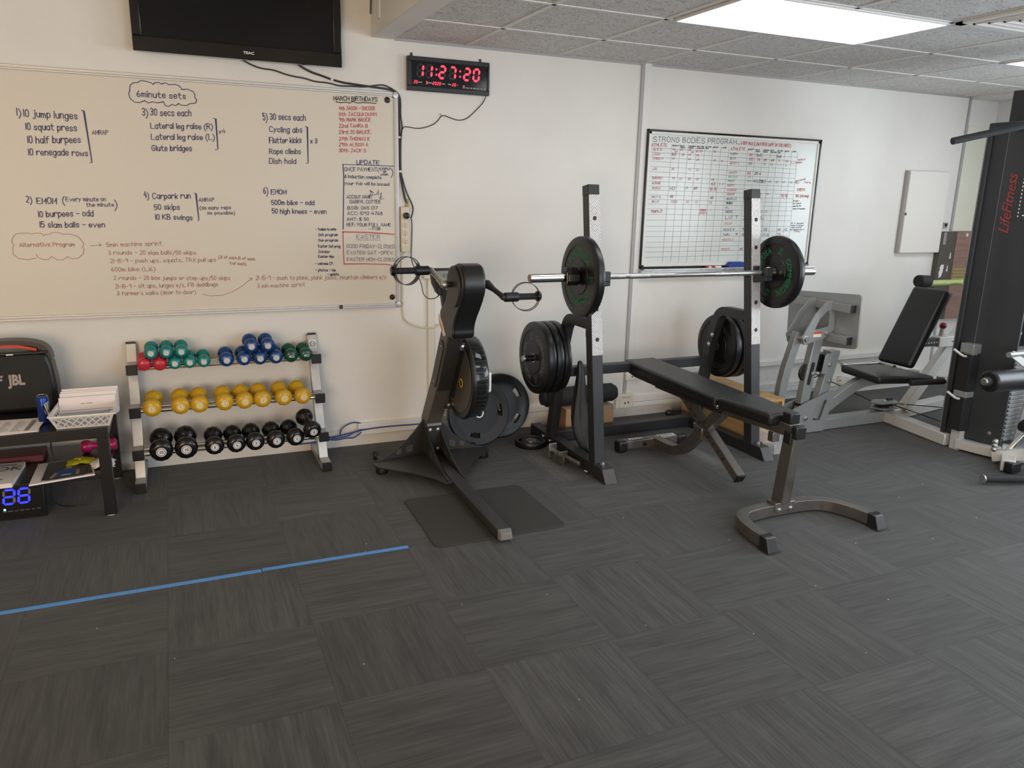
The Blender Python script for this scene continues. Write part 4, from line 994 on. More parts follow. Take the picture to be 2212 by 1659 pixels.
batch(dumbbell('dumbbell', 'vinyl_teal', .0365, .165, .055, '2'), .165, [
 (-.034,TY,.653,'teal dumbbell in the lower row of the top tier, next to the red pair'), (.041,TY,.654,'teal dumbbell in the lower row of the top tier, middle of three'), (.113,TY,.654,'teal dumbbell in the lower row of the top tier, right one of three'),
 (-.148,TY-.006,.7175,'teal dumbbell resting above the gap between the red pair, left of the raised row',4), (-.072,TY-.006,.718,'teal dumbbell in the middle of the raised teal row',4), (.003,TY-.006,.718,'teal dumbbell at the right end of the raised teal row',4)], G_)
batch(dumbbell('dumbbell', 'vinyl_blue', .0415, .175, .060, '5', sunk=None), .175, [
 (.232,TY-.003,.655,'blue dumbbell lying alone to the left of the blue pile on the top tier'), (.325,TY-.003,.655,'blue dumbbell at the lower left of the blue pile'), (.411,TY-.003,.654,'blue dumbbell at the lower middle of the blue pile'), (.498,TY-.003,.654,'blue dumbbell at the lower right of the blue pile, beside the dark green pair'),
 (.367,TY-.01,.7265,'blue dumbbell on top of the pile, left one of the upper two',4), (.455,TY-.01,.7265,'blue dumbbell on top of the pile, right one of the upper two',4)], G_)
batch(dumbbell('dumbbell', 'vinyl_green', .041, .175, .060, '4KG', None, 'decal_white'), .175, [(.583,TY,.655,'dark green dumbbell on the top tier, left one of the pair'), (.667,TY,.656,'dark green dumbbell at the right end of the top tier')], G_)
w_ = ('first','second','third','fourth','fifth','sixth','seventh','eighth')
batch(dumbbell('dumbbell', 'vinyl_yellow', .049, .205, .068, '3', 'decal_cream'), .205, [(x, 4.395, .430, 'yellow dumbbell on the middle tier, %s of eight from the left' % w_[i], 5, yw) for i, (x, yw) in enumerate(((-.166,-3),(-.023,0),(.073,0),(.203,1),(.310,4),(.407,4),(.523,4),(.630,6)))], G_)
batch(dumbbell('dumbbell', 'vinyl_black', .061, .235, .078, '10'), .235, [(x, 4.312, .212, 'large black dumbbell on the bottom tier, %s of the two biggest at the left' % s_, 5, 0) for x, s_ in ((-.136,'left one'),(-.012,'right one'))], G_)
batch(dumbbell('dumbbell', 'vinyl_black', .0515, .215, .070, '8'), .215, [(x, 4.315, z, 'black dumbbell on the bottom tier, %s of the six smaller ones from the left' % w_[i], tl, yw) for i, (x, z, tl, yw) in enumerate(((.132,.208,5,0),(.247,.207,5,4),(.348,.208,5,4),(.460,.207,5,4),(.570,.210,5,7)))] + [(.662, 4.29, .247, 'black dumbbell propped up on the right end of the bottom rails', 14, 8)], G_)

# ================================================================== SIDE TABLE AND WHAT IS ON IT
tx0, tx1, ty0, ty1, tz = -1.26, -.352, 4.03, 4.62, .457
t = thing('side_table', 'low black side table with a shelf at the left edge', 'table', ((tx0+tx1)/2, 4.33, 0))
MB().box(tx0, tx1, ty0, ty1, tz-.052, tz).build('table_top', 'table_black', t, bevel=.002)
for x in (tx0, tx1-.052):
    for y in (ty0, ty1-.052):
        l = MB().box(x, x+.052, y, y+.052, .006, tz-.052).build('leg', 'table_black', t, bevel=.002)
        MB().lathe([(.0001,0),(.020,0),(.022,.007),(.0001,.007)], Matrix.Translation((x+.026, y+.026, 0)), 18).build('foot_glide', 'white_plastic', l)
MB().box(tx0+.02, tx1-.02, ty0+.012, ty1-.012, .196, .212).build('lower_shelf', 'table_black', t, bevel=.002)
# loudspeaker
sx_, sy_ = -.792, 4.44
t = thing('party_speaker', 'large black portable loudspeaker with a red handle standing on the side table', 'speaker', (sx_, 4.5, tz))
pr = [(-.185,0),(.185,0),(.197,.03),(.196,.14),(.186,.235),(.172,.285),(.150,.305),(-.150,.305),(-.172,.285),(-.186,.235),(-.196,.14),(-.197,.03)]
MB().prism(pr, -.075, .075, Matrix.Translation((sx_, 4.51, tz)) @ Matrix.Rotation(PI/2, 4, 'X')).build('cabinet', 'black_plastic', t, bevel=.022, seg=4)
gp = [(x*.90, .018 + z*.92) for x, z in pr]
MB().prism(gp, 0, .020, Matrix.Translation((sx_, 4.447, tz)) @ Matrix.Rotation(PI/2, 4, 'X')).build('grille', 'speaker_cloth', t, bevel=.014, seg=4)
arch = chaikin([(sx_-.178, 4.50, tz+.26), (sx_-.165, 4.50, tz+.325), (sx_-.10, 4.50, tz+.352), (sx_, 4.50, tz+.360), (sx_+.10, 4.50, tz+.352), (sx_+.165, 4.50, tz+.325), (sx_+.178, 4.50, tz+.26)], 3)
MB().sweep(arch, .10, .022, (0,1,0)).build('handle_frame', 'black_plastic', t, bevel=.006)
MB().sweep(chaikin([(sx_-.125, 4.475, tz+.318), (sx_-.06, 4.472, tz+.338), (sx_, 4.472, tz+.344), (sx_+.06, 4.472, tz+.338), (sx_+.125, 4.475, tz+.318)], 3), .05, .014, (0,1,0)).build('handle_grip', 'speaker_red', t, bevel=.005, label='bright red handle grip')
MB().box(sx_-.17, sx_+.17, 4.43, 4.55, tz+.298, tz+.314).build('top_deck', 'black_plastic', t, bevel=.006)
MB().box(sx_-.005, sx_+.025, 4.428, 4.434, tz+.300, tz+.306).build('indicator_lamp', 'white_plastic', t)
lg = MB(); letter(lg, 'JBL', .072, (sx_+.026, 4.4255, tz+.150), (1,0,0), (0,0,1), .045, .72)
lg.add([(sx_-.046, 4.4255, tz+.200), (sx_-.028, 4.4255, tz+.200), (sx_-.036, 4.4255, tz+.186)], [(0,1,2)]); lg.lathe([(.0001,0),(.006,0),(.006,.001),(.0001,.001)], Matrix.Translation((sx_-.040, 4.4255, tz+.178)) @ Matrix.Rotation(PI/2,4,'X'), 14)
lg.build('brand_letters', 'logo_grey', t, smooth=False, label='grey JBL letters')
# drink can
cx_, cy_, r_, h_ = -.633, 4.205, .0268, .138
t = thing('drink_can', 'slim blue energy drink can between the papers and the white basket', 'can', (cx_, cy_, tz))
T_ = Matrix.Translation((cx_, cy_, tz))
MB().lathe([(.0001,.004),(.018,.004),(.021,0),(.024,.006),(r_,.014),(r_,h_-.014),(r_-.003,h_-.004),(r_-.002,h_-.001)], T_, 32).build('body', 'can_blue', t)
MB().lathe([(r_-.0018,h_-.003),(r_-.0012,h_),(r_-.004,h_),(r_-.005,h_-.005),(.0001,h_-.005)], T_, 32).build('lid', 'steel', t)
MB().box(cx_-.006, cx_+.006, cy_-.012, cy_+.006, tz+h_-.005, tz+h_-.002).build('pull_tab', 'steel', t, bevel=.001)
def cyl_print(name, m, polys, dr):
    k = MB()
    for pl in polys:
        k.add([(cx_ + (r_+dr)*math.sin(u/r_), cy_ - (r_+dr)*math.cos(u/r_), tz+v) for u, v in pl], [tuple(range(len(pl)))])
    return k.build(name, m, t, smooth=False)
cyl_print('emblem_outline', 'white_plastic', [[(-.002,.100),(.010,.100),(.018,.062),(.024,.050),(.022,.044),(.010,.052)], [(.012,.104),(.020,.104),(.026,.060),(.022,.052),(.018,.066)], [(.022,.106),(.030,.110),(.032,.050),(.024,.044),(.024,.056)]], .0004)
cyl_print('emblem', 'black_gloss', [[(.001,.097),(.008,.097),(.016,.060),(.021,.051),(.020,.048),(.011,.055)], [(.014,.101),(.018,.101),(.024,.062),(.022,.057),(.0195,.068)], [(.024,.103),(.0285,.106),(.030,.054),(.0255,.049)]], .0008)
# lattice basket
t = thing('lattice_basket', 'white plastic lattice basket holding envelopes on the right end of the table', 'basket', (-.45, 4.18, tz))
B0 = [V(q) for q in ((-.566,4.062,tz+.001),(-.346,4.056,tz+.001),(-.346,4.30,tz+.001),(-.553,4.305,tz+.001))]
B1 = [V(q) for q in ((-.592,4.022,tz+.072),(-.318,4.014,tz+.072),(-.318,4.335,tz+.072),(-.575,4.345,tz+.072))]
MB().hexa(B0, [q + V((0,0,.003)) for q in B0]).build('base', 'white_plastic', t)
for i in range(4):
    a, b, c, d = B0[i], B0[(i+1)%4], B1[(i+1)%4], B1[i]; n = (b-a).cross(d-a).normalized(); k = MB()
    P2 = lambda u, v: a*(1-u)*(1-v) + b*u*(1-v) + c*u*v + d*(1-u)*v
    def strip(u0, v0, u1, v1, wd): k.beam(P2(u0,v0), P2(u1,v1), wd, .0022, up=n)
    strip(0,.06,1,.06,.009); strip(0,.90,1,.90,.013); strip(.02,0,.02,1,.012); strip(.98,0,.98,1,.012)
    nu = 13
    for p in range(nu):
        for q in range(3):
            u0 = .06 + .88*p/nu; du = .88/nu*1.05; v0 = .10 + q*.25; s1 = (p+q) % 2
            strip(u0, v0 if s1 else v0+.26, u0+du, v0+.26 if s1 else v0, .0052)
    k.build('lattice_wall', 'white_plastic', t)
    MB().beam(d, c, .010, .006).build('rim', 'white_plastic', t)
def sheet(name, label, cat, c, wd, h, tilt, m, th=.002, group=None, yaw=0, top=None):
    T_ = Matrix.Translation(c) @ Euler((math.radians(tilt), 0, math.radians(yaw))).to_matrix().to_4x4()
    return tag(MB().box(-wd/2, wd/2, -th, 0, 0, h, T_).build(name, m, bevel=.0006), label, cat, group), T_
for i, (y, x, z, ml, lb) in enumerate(((4.302,-.437,.118,'paper','rearmost white envelope standing in the lattice basket'), (4.286,-.441,.110,'paper_pink','white envelope second from the back in the lattice basket'), (4.270,-.444,.104,'paper','white envelope third from the back in the lattice basket'))):
    sheet('envelope', lb, 'envelope', (x, y, tz+.005), .252, z+.012, -10, ml, .004, 'envelopes in the basket')
t = thing('envelope', 'front white envelope with a printed name and logo in the lattice basket', 'envelope', (-.448, 4.245, tz+.005), 'envelopes in the basket')
T_ = Matrix.Translation((-.448, 4.245, tz+.005)) @ Matrix.Rotation(math.radians(-11), 4, 'X')
MB().box(-.125, .125, -.004, 0, 0, .100, T_).build('paper', 'paper_pink', t)
k = MB()
for u0, u1, v0, v1 in ((-.03,-.012,.064,.067),(-.006,.022,.065,.068)): k.box(u0, u1, -.0048, -.0042, v0, v1, T_)
k.box(.085,.11,-.0048,-.0042,.022,.026,T_); k.box(.092,.097,-.0048,-.0042,.020,.030,T_); k.build('print', 'ink_grey', t, label='faint grey printed name and logo'); MB().box(-.115, .112, -.0048, -.0042, .034, .0365, T_).build('window_edge', 'paper_grey', t)
o, _T = sheet('folded_paper', 'grey folded paper leaning inside the front of the lattice basket', 'paper', (-.450, 4.09, tz+.006), .215, .066, -32, 'paper_grey', .002)
# printed papers
t = thing('printed_papers', 'stack of printed sheets lying on the left of the table in front of the loudspeaker', 'paper', (-.80, 4.16, tz))
for i in range(4):
    T_ = Matrix.Translation((-.775 + .004*i, 4.155, tz+.001+.003*i)) @ Matrix.Rotation(math.radians(5 - 3*i), 4, 'Z')
    MB().box(-.20, .125, -.115, .115, 0, .0018, T_).build('page', 'paper', t)
k = MB()
for cu in (-.16, -.10, -.045, .012):
    for j in range(15): k.box(cu, cu+random.uniform(.02,.046), -.095+.0118*j, -.0915+.0118*j, .0019, .0022, T_)
for j in range(2): k.box(.065, .115, .088-.006*j, .091-.006*j, .0019, .0022, T_)
k.build('text_lines', 'ink_grey', t); MB().box(.068, .090, -.10, .075, .0019, .0022, T_).build('grey_column', 'ink_grey', t)
# on the lower shelf
sz = .212
t = thing('paperback_book', 'paperback book with a large grey title lying on the lower shelf at the left edge', 'book', (-.90, 4.17, sz))
T_ = Matrix.Translation((-.885, 4.165, sz)) @ Matrix.Rotation(math.radians(-2), 4, 'Z')
MB().box(-.125, .122, -.155, .155, .0005, .020, T_).build('pages', 'paper', t); MB().box(-.126, .123, -.156, .156, .020, .0225, T_).build('cover', 'paper', t)
k = MB(); letter(k, 'BOOK', .085, T_ @ V((.012,.035,.0230)), T_.to_3x3() @ V((1,0,0)), T_.to_3x3() @ V((0,1,0)), .02, .95); k.box(-.10,.095,.115,.128,.0226,.0230,T_); k.build('title_letters', 'plate_grey', t, smooth=False)
k = MB(); k.prism([(-.10,-.10),(.02,-.115),(.08,-.09),(.03,-.06),(-.02,-.075),(-.09,-.055)], .0226, .0230, T_); k.build('cover_picture', 'brown_board', t)
tag(MB().box(-1.02, -.685, 4.36, 4.52, sz+.0005, sz+.036).build('document_box', 'maroon', bevel=.003), 'dark maroon flat box at the back of the lower shelf', 'box')
def mag(name, label, q, z, m, th=.003, group=None):
    return tag(MB().hexa([(x,y,z) for x,y in q], [(x,y,z+th) for x,y in q]).build(name, m), label, 'magazine', group)
t = thing('magazine', 'open magazine lying under the others on the lower shelf with a pale page edge', 'magazine', (-.58, 4.17, sz), 'magazines on the shelf')
q = [(-.70,3.995),(-.43,4.055),(-.47,4.33),(-.70,4.30)]
MB().hexa([(x,y,sz+.0005) for x,y in q], [(x,y,sz+.008) for x,y in q]).build('pages', 'paper', t)
q = [(-.655,4.03),(-.44,4.07),(-.48,4.32),(-.655,4.295)]; MB().hexa([(x,y,sz+.0082) for x,y in q], [(x,y,sz+.0095) for x,y in q]).build('dark_page', 'photo_dark', t)
t = thing('magazine', 'magazine picturing a blue shirt, uppermost on the lower shelf of the table', 'magazine', (-.55, 4.13, sz), 'magazines on the shelf')
q = [(-.635,4.02),(-.475,4.05),(-.465,4.25),(-.60,4.23)]; MB().hexa([(x,y,sz+.0098) for x,y in q], [(x,y,sz+.013) for x,y in q]).build('photo_page', 'photo_dark', t)
MB().prism([(-.600,4.055),(-.520,4.07),(-.515,4.135),(-.53,4.165),(-.575,4.16),(-.595,4.13)], sz+.0132, sz+.0136).build('pictured_shirt', 'photo_blue', t, label='blue shirt in the printed picture')
k = MB()
for a in ([(-.622,4.045),(-.606,4.045),(-.592,4.105),(-.604,4.12)], [(-.515,4.07),(-.500,4.07),(-.500,4.13),(-.514,4.145)], [(-.565,4.165),(-.54,4.168),(-.54,4.195),(-.565,4.192)]): k.prism(a, sz+.0132, sz+.0138)
k.build('pictured_skin', 'skin_tone', t); MB().prism([(-.575,4.066),(-.535,4.074),(-.535,4.08),(-.575,4.072)], sz+.0137, sz+.0141).build('pictured_caption', 'paper', t)
def crumple(name, m, label, cat, c, rx, ry, rz, seed, n=14):
    rnd = random.Random(seed); k = MB(); vs = []; fs = []
    for i in range(n+1):
        for j in range(n+1):
            u, v = i/n*2-1, j/n*2-1; e = max(0, 1-(u*u*.8+v*v*.8)); h = rz*(e**.7*(.55+.5*rnd.random()) )
            vs.append((c[0]+rx*u*(1+.12*rnd.uniform(-1,1)), c[1]+ry*v*(1+.12*rnd.uniform(-1,1)), c[2]+.001+h))
    for i in range(n):
        for j in range(n): a = i*(n+1)+j; fs.append((a, a+1, a+n+2, a+n+1))
    k.add(vs, fs); ob = k.build(name, m, ang=60); so = ob.modifiers.new('thick', 'SOLIDIFY'); so.thickness = .002; so.offset = 1; return tag(ob, label, cat)
crumple('yellow_cloth', 'cloth_yellow', 'crumpled lime yellow cloth lying across the magazines on the lower shelf', 'cloth', (-.50, 4.24, sz+.014), .065, .04, .025, 3)
crumple('crumpled_paper', 'paper', 'crumpled white paper on the lower shelf behind the right table leg', 'paper', (-.405, 4.20, sz+.004), .055, .06, .038, 5)
t = thing('dumbbell', 'pink vinyl dumbbell lying sideways on the lower shelf of the table', 'dumbbell', (-.435, 4.44, sz))
T_ = Matrix.Translation((-.435, 4.44, sz+.034)) @ Matrix.Rotation(PI/2, 4, 'Y') @ Matrix.Rotation(PI/6, 4, 'Z'); b = MB(); r = .034; h = .085
pr = [(.0005,-h),(r*.6,-h),(r*.92,-h+.006),(r,-h+.015),(r,-h+.034),(r*.86,-h+.044),(.020,-h+.050),(.017,-h+.06)]
b.lathe(pr + [(a, -c_) for a, c_ in reversed(pr)], T_, 10); b.build('body', 'vinyl_pink', t, ang=60)
# blue LED clock on the floor under the table
t = thing('led_floor_clock', 'black digital clock with blue LED digits on the floor under the side table', 'clock', (-.86, 4.16, 0))
T_ = Matrix.Translation((-.86, 4.13, .004)) @ Matrix.Rotation(math.radians(-4), 4, 'X')
MB().box(-.21, .195, .002, .036, 0, .176, T_).build('case', 'black_plastic', t, bevel=.004); MB().box(-.205, .19, -.001, .003, .006, .170, T_).build('display', 'black_gloss', t)
on, off = MB(), MB(); P_ = lambda u, v: T_ @ V((u, -.0016, v))
for x, ch in ((-.145,'1'), (-.085,'1'), (.026,'2'), (.088,'6')): seg_digit(on, off, ch, x-.004, .082, .044, .070, .0105, P_, .10)
on.build('lit_digits', 'led_blue', t, smooth=False, label='glowing blue LED digits'); off.build('unlit_segments', 'led_off', t, smooth=False)
on = MB()
for z in (.100, .132): on.beam(P_(-.018, z), P_(-.006, z), .010, .001, up=(0,1,0))
on.lathe([(.0001,0),(.0055,0),(.0055,.001),(.0001,.001)], T_ @ Matrix.Translation((.024,-.0014,.055)) @ Matrix.Rotation(PI/2,4,'X'), 14)
on.build('colon_and_dot', 'led_cyan', t, smooth=False); k = MB()
for i, s_ in enumerate(('SUN','MON','TUE','WED','THU','FRI','SAT')): letter(k, s_, .0085, P_(.024+.0235*i, .042), (1,0,0), T_.to_3x3() @ V((0,0,1)), .02)
k.build('printed_days', 'led_off', t, smooth=False)
cable('table_cable', [(-.655,4.60,.44),(-.66,4.605,.36),(-.675,4.60,.28),(-.69,4.60,.10),(-.69,4.5,.008),(-.66,4.30,.008),(-.60,4.22,.006),(-.50,4.20,.006)], .003, 'black_plastic', 'black cable dropping behind the side table to the floor')

# ================================================================== ARM ERGOMETER
t = thing('arm_ergometer', 'grey and black upright arm cycling machine standing in front of the wall', 'exercise machine', (1.35, 4.2, 0))
path = [(1.36, 4.322, .02), (1.36, 4.300, .24), (1.36, 4.083, .545), (1.36, 3.895, .875)]
MB().sweep(path, .090, .110, (1,0,0)).build('post', 'erg_grey', t, bevel=.006)
fp = [(1.36, y-.0565, z-.0) for _, y, z in [(0,4.268,.235),(0,4.052,.525),(0,3.872,.855)]]
MB().sweep([(1.361, 4.243, .262), (1.361, 4.025, .53), (1.361, 3.846, .846)], .086, .004, (1,0,0)).build('post_front_shade', 'erg_dark', t)  # darker sheet standing in for the shaded front of the same post
# oval inspection cover on the left side
cv = []
d = V((0, 4.083-3.895, .545-.875)).normalized()
c0 = V((1.3135, 4.085, .545)); c1 = V((1.3135, 3.955, .773)); n_ = d.cross(V((1,0,0)))
for i in range(9): a = PI*i/8; cv.append(c0 + d*.036*math.sin(a) + n_*.036*math.cos(a))
for i in range(9): a = PI + PI*i/8; cv.append(c1 + d*.036*math.sin(a) + n_*.036*math.cos(a))
k = MB(); m_ = len(cv); k.add([q for q in cv] + [q + V((-.004,0,0)) for q in cv], [tuple(range(m_)), tuple(range(2*m_-1, m_-1, -1))] + [(i, m_+i, m_+(i+1)%m_, (i+1)%m_) for i in range(m_)])
k.build('inspection_cover', 'erg_dark', t)
for c_ in (c0, c1): MB().bolt(c_ + V((-.004,0,0)), (-1,0,0), .005, .003).build('cover_screw', 'steel', t)
# head housing: profile in y-z extruded along x
YZX = Matrix(((0,0,1,0),(1,0,0,0),(0,1,0,0),(0,0,0,1)))      # local (x,y,z) -> world (z? ) : (y,z,x)
hp = chaikin([(3.660,1.250),(3.600,1.238),(3.565,1.190),(3.562,1.120),(3.595,1.065),(3.640,1.010),(3.690,.955),(3.718,.905),(3.715,.870),(3.745,.845),(3.850,.850),(3.935,.930),(3.938,.975),(3.880,1.010),(3.830,1.050),(3.800,1.140),(3.765,1.205),(3.715,1.242)], 2, True)
hp = [(q[0], q[1]) for q in [(p[0], p[1]) for p in [V((a[0], a[1], 0)) if len(a) == 2 else a for a in hp]]]
MB().prism(hp, 1.303, 1.418, YZX).build('head_housing', 'black_plastic', t, bevel=.012, seg=3)
sp = [(3.700 + (y-3.700)*.93, 1.06 + (z-1.06)*.96) for y, z in hp]
MB().prism(sp, 1.294, 1.304, YZX).build('side_cover', 'erg_dark', t, bevel=.004)
disc = [(3.685 + .095*math.cos(2*PI*i/40), 1.130 + .105*math.sin(2*PI*i/40)) for i in range(40)]
MB().prism(disc, 1.282, 1.296, YZX).build('crank_cover', 'erg_dark', t, bevel=.006)
k = MB(); pq = [(3.930,.948),(3.936,.925),(3.850,.852),(3.835,.866)]; k.prism([(3.934,.955),(3.938,.925),(3.852,.846),(3.822,.856),(3.880,.920)], 1.290, 1.2935, YZX); k.build('maker_sticker', 'paper', t, label='pale sticker at the lower back of the head')
MB().prism([(3.915,.925),(3.905,.905),(3.868,.872),(3.862,.882)], 1.2875, 1.2905, YZX).build('sticker_print', 'orange', t)
# cranks and handles
MB().cyl((1.298,3.700,1.140), (1.262,3.700,1.140), .013, .016, 8).build('axle', 'black_plastic', t, bevel=.002); MB().cyl((1.415,3.690,1.140), (1.452,3.690,1.140), .010, n=10).build('axle', 'black_plastic', t)
def crank(side, a, b, m):
    a = V(a); b = V(b); k = MB(); d = b - a
    k.tube([a, a + d*.18, a + d*.4, a + d*.75, b], .019, 12); vs = k.v
    sc = (1.25, 1.0, .72, .72, .9)
    for i, q in enumerate([a, a + d*.18, a + d*.4, a + d*.75, b]):
        for j in range(12): vs[i*12+j] = tuple(V(q) + (V(vs[i*12+j]) - V(q))*sc[i])
    k.sphere(a, .022, 16); k.sphere(b, .017, 16)
    return k.build('crank_arm', m, t, bevel=0)
crank('l', (1.245,3.702,1.140), (1.225,3.862,1.196), 'steel'); crank('r', (1.470,3.686,1.138), (1.512,3.560,1.085), 'erg_dark')
def handle(x0, x1, y, z, s):           # x0 inner end, x1 outer end
    k = MB().cyl((x0+s*.0,y,z), (x0+s*.075,y,z), .024, n=20).build('handle_hub', 'black_plastic', t, bevel=.004)
    MB().cyl((x0+s*.05,y,z), (x1-s*.02,y,z), .0165, n=20).build('hand_grip', 'foam_black', t, bevel=.003)
    MB().cyl((x1-s*.022,y,z), (x1,y,z), .028, .024, 20).build('end_knob', 'black_gloss', t, bevel=.006)
    xc = (x0 + s*.06 + x1 - s*.025)/2; R_ = .073; k = MB()
    yaw = Matrix.Translation((xc,y,z)) @ Matrix.Rotation(math.radians(-14 if s > 0 else 12), 4, 'Z')
    N_ = 48
    for i in range(N_):
        a0, a1 = 2*PI*i/N_, 2*PI*(i+1)/N_; am = math.degrees((a0+a1)/2)
        slot = 28 < am < 152 or (s > 0 and 250 < am < 345)
        for lo, hi in (((-.019,-.011),(.011,.019)) if slot else ((-.019,.019),)):
            pts = [(R_*math.cos(a), h, R_*math.sin(a)) for a in (a0,a1) for h in (lo,hi)] + [((R_-.003)*math.cos(a), h, (R_-.003)*math.sin(a)) for a in (a0,a1) for h in (lo,hi)]
            k.add(pts, [(0,1,3,2),(4,6,7,5),(0,2,6,4),(1,5,7,3),(0,4,5,1),(2,3,7,6)], yaw)
    k.build('hand_guard', 'black_plastic', t, label='black hoop round the hand grip')
handle(1.215, 1.012, 3.862, 1.196, -1); handle(1.515, 1.715, 3.560, 1.085, 1)
# console
CT = Matrix.Translation((1.372, 3.985, 1.035)) @ Matrix.Rotation(math.radians(78), 4, 'X')
cs = [(-.100,.158),(.100,.158),(.104,.150),(.098,.080),(.078,.030),(.045,.004),(0,-.004),(-.045,.004),(-.078,.030),(-.098,.080),(-.104,.150)]
MB().prism(cs, -.018, .018, CT).build('console', 'black_plastic', t, bevel=.006)
MB().prism([(-.083,.142),(.083,.142),(.078,.085),(-.078,.085)], .0182, .0195, CT).build('display', 'lcd', t)
k = MB(); letter(k, '0.0', .030, CT @ V((-.022,.108,.0198)), CT.to_3x3() @ V((1,0,0)), CT.to_3x3() @ V((0,1,0)), 0, .85); k.box(-.05,-.03,.093,.096,.0196,.0199,CT); k.box(-.01,.005,.093,.096,.0196,.0199,CT); k.build('display_digits', 'ink_black', t, smooth=False)
for x, z in ((-.048,.058), (-.022,.046)): MB().lathe([(.0001,0),(.008,0),(.007,.004),(.0001,.0045)], CT @ Matrix.Translation((x,z,.018)), 14).build('button', 'bamboo', t)
MB().sweep([(1.345,3.985,1.05), (1.345,3.95,.97), (1.345,3.92,.93)], .05, .03, (1,0,0)).build('console_neck', 'black_plastic', t)
MB().cyl((1.300,3.970,1.085), (1.306,3.962,1.055), .013, .010, 12).build('cable_gland', 'black_matte', t)
# flywheel
FC = V((1.43, 3.995, .585)); FM = Matrix.Translation(FC) @ Matrix.Rotation(PI/2, 4, 'Y')
MB().lathe([(.0001,-.006),(.205,-.006),(.207,.0),(.0001,.0)], FM, 64).build('flywheel_cover', 'erg_grey', t)
MB().lathe([(.205,-.004),(.238,-.006),(.246,.004),(.246,.016),(.205,.016),(.205,-.004)], FM, 64).build('flywheel_ring', 'black_plastic', t)
MB().lathe([(.0001,.012),(.212,.012),(.212,.084),(.0001,.084)], FM, 64).build('flywheel_fan', 'black_gloss', t)
k = MB()
for i in range(44):
    a = 2*PI*i/44; T_ = FM @ Matrix.Rotation(a, 4, 'Z'); k.box(.222,.229,-.0035,.0035,.014,.086,T_)
k.build('vent_fins', 'zinc', t)
MB().lathe([(.232,.014),(.240,.016),(.240,.072),(.225,.096),(.180,.100),(.180,.097),(.222,.092),(.236,.070),(.232,.014)], FM, 64).build('flywheel_shroud', 'smoky', t, label='smoky translucent outer shroud')
HM = Matrix.Translation((1.4235, 3.925, .562)) @ Matrix.Rotation(-PI/2, 4, 'Y')
MB().lathe([(.0001,0),(.022,0),(.026,.003),(.020,.006),(.0001,.003)], HM, 28).build('hub_cap', 'black_plastic', t); MB().lathe([(.018,.003),(.025,.0035),(.025,.0065),(.018,.0065),(.018,.003)], HM, 28).build('hub_ring', 'yellow_plastic', t, label='orange ring round the hub')
MB().box(1.50, 1.58, 4.10, 4.16, .600, .615).build('damper_lever', 'yellow_plastic', t, label='yellow damper lever')
k = MB().box(-.002, .002, -.04, .04, -.055, .055, Matrix.Translation((1.538, 3.83, .575)) @ Matrix.Rotation(math.radians(-52), 4, 'Z')).build('service_tag', 'paper', t, label='white handwritten service tag'); k2 = MB()
for i in range(3): k2.box(-.0034,-.0026, -.03+.012*i,.0+.008*i, .022-.026*i,.029-.026*i, Matrix.Translation((1.538, 3.83, .575)) @ Matrix.Rotation(math.radians(-52), 4, 'Z'))
k2.build('tag_writing', 'ink_grey', k)
for y, z in ((3.905,.775), (4.14,.385)):
    b = MB().box(1.392, 1.432, y-.025, y+.025, z-.022, z+.022).build('flywheel_bracket', 'erg_dark', t, bevel=.003); MB().bolt((1.412, y-.025, z), (0,-1,0), .008, .006).build('bracket_bolt', 'chrome', b)
MB().sweep([(1.418,4.075,.45),(1.418,3.905,.745)], .02, .03, (1,0,0)).build('post_edge_strip', 'black_matte', t)
# base
wing = [V((q[0],q[1],0)) for q in ((1.00,4.225),(.980,4.200),(.978,4.150),(.995,4.115),(1.06,4.055),(1.155,3.965),(1.235,3.850),(1.270,3.755),(1.395,3.770),(1.430,3.860),(1.520,4.010),(1.600,4.105),(1.672,4.165),(1.712,4.215),(1.705,4.265),(1.680,4.285),(1.560,4.295),(1.43,4.36),(1.29,4.375),(1.15,4.29))]
MB().prism([(q.x, q.y) for q in wing], .042, .052).build('base_plate', 'erg_dark', t, bevel=.002)
def gusset(pts, top, nm='gusset'):
    k = MB(); n = len(pts); nrm = V((pts[-1][1]-pts[0][1], -(pts[-1][0]-pts[0][0]), 0)).normalized()*.004
    a = [V((x,y,.05)) for x,y in pts]; b = [V((x,y,z)) for (x,y), z in zip(pts, top)]
    for o in (nrm, -nrm): k.add([q+o for q in a] + [q+o for q in b], [(i,i+1,n+i+1,n+i) for i in range(n-1)])
    k.add([q+nrm for q in b] + [q-nrm for q in b], [(i,i+1,n+i+1,n+i) for i in range(n-1)])
    k.add([a[-1]+nrm, b[-1]+nrm, b[-1]-nrm, a[-1]-nrm], [(0,1,2,3)]); g_ = k.build(nm, 'erg_dark', t)
    s2 = MB()                                  # oblong lightening holes, seen as pale slots
    for f0, f1 in ((.42,.52), (.62,.76)):
        P3 = lambda f, v: V((pts[0][0]+(pts[-1][0]-pts[0][0])*f, pts[0][1]+(pts[-1][1]-pts[0][1])*f, .06 + v))
        hgt = .022 + .05*f0*f0
        for o in (nrm*1.15, -nrm*1.15): s2.add([P3(f0,.008)+o, P3(f1,.014)+o, P3(f1,.014+hgt)+o, P3(f0,.004+hgt)+o], [(0,1,2,3)])
    s2.build('lightening_hole', 'erg_grey', g_, smooth=False)
fr = [0,.15,.3,.45,.6,.75,.9,1]
gusset([(.995+.32*f, 4.215+.085*f) for f in fr], [.056+.205*f**1.8 for f in fr]); gusset([(1.690-.285*f, 4.270+.03*f) for f in fr], [.056+.205*f**1.8 for f in fr])
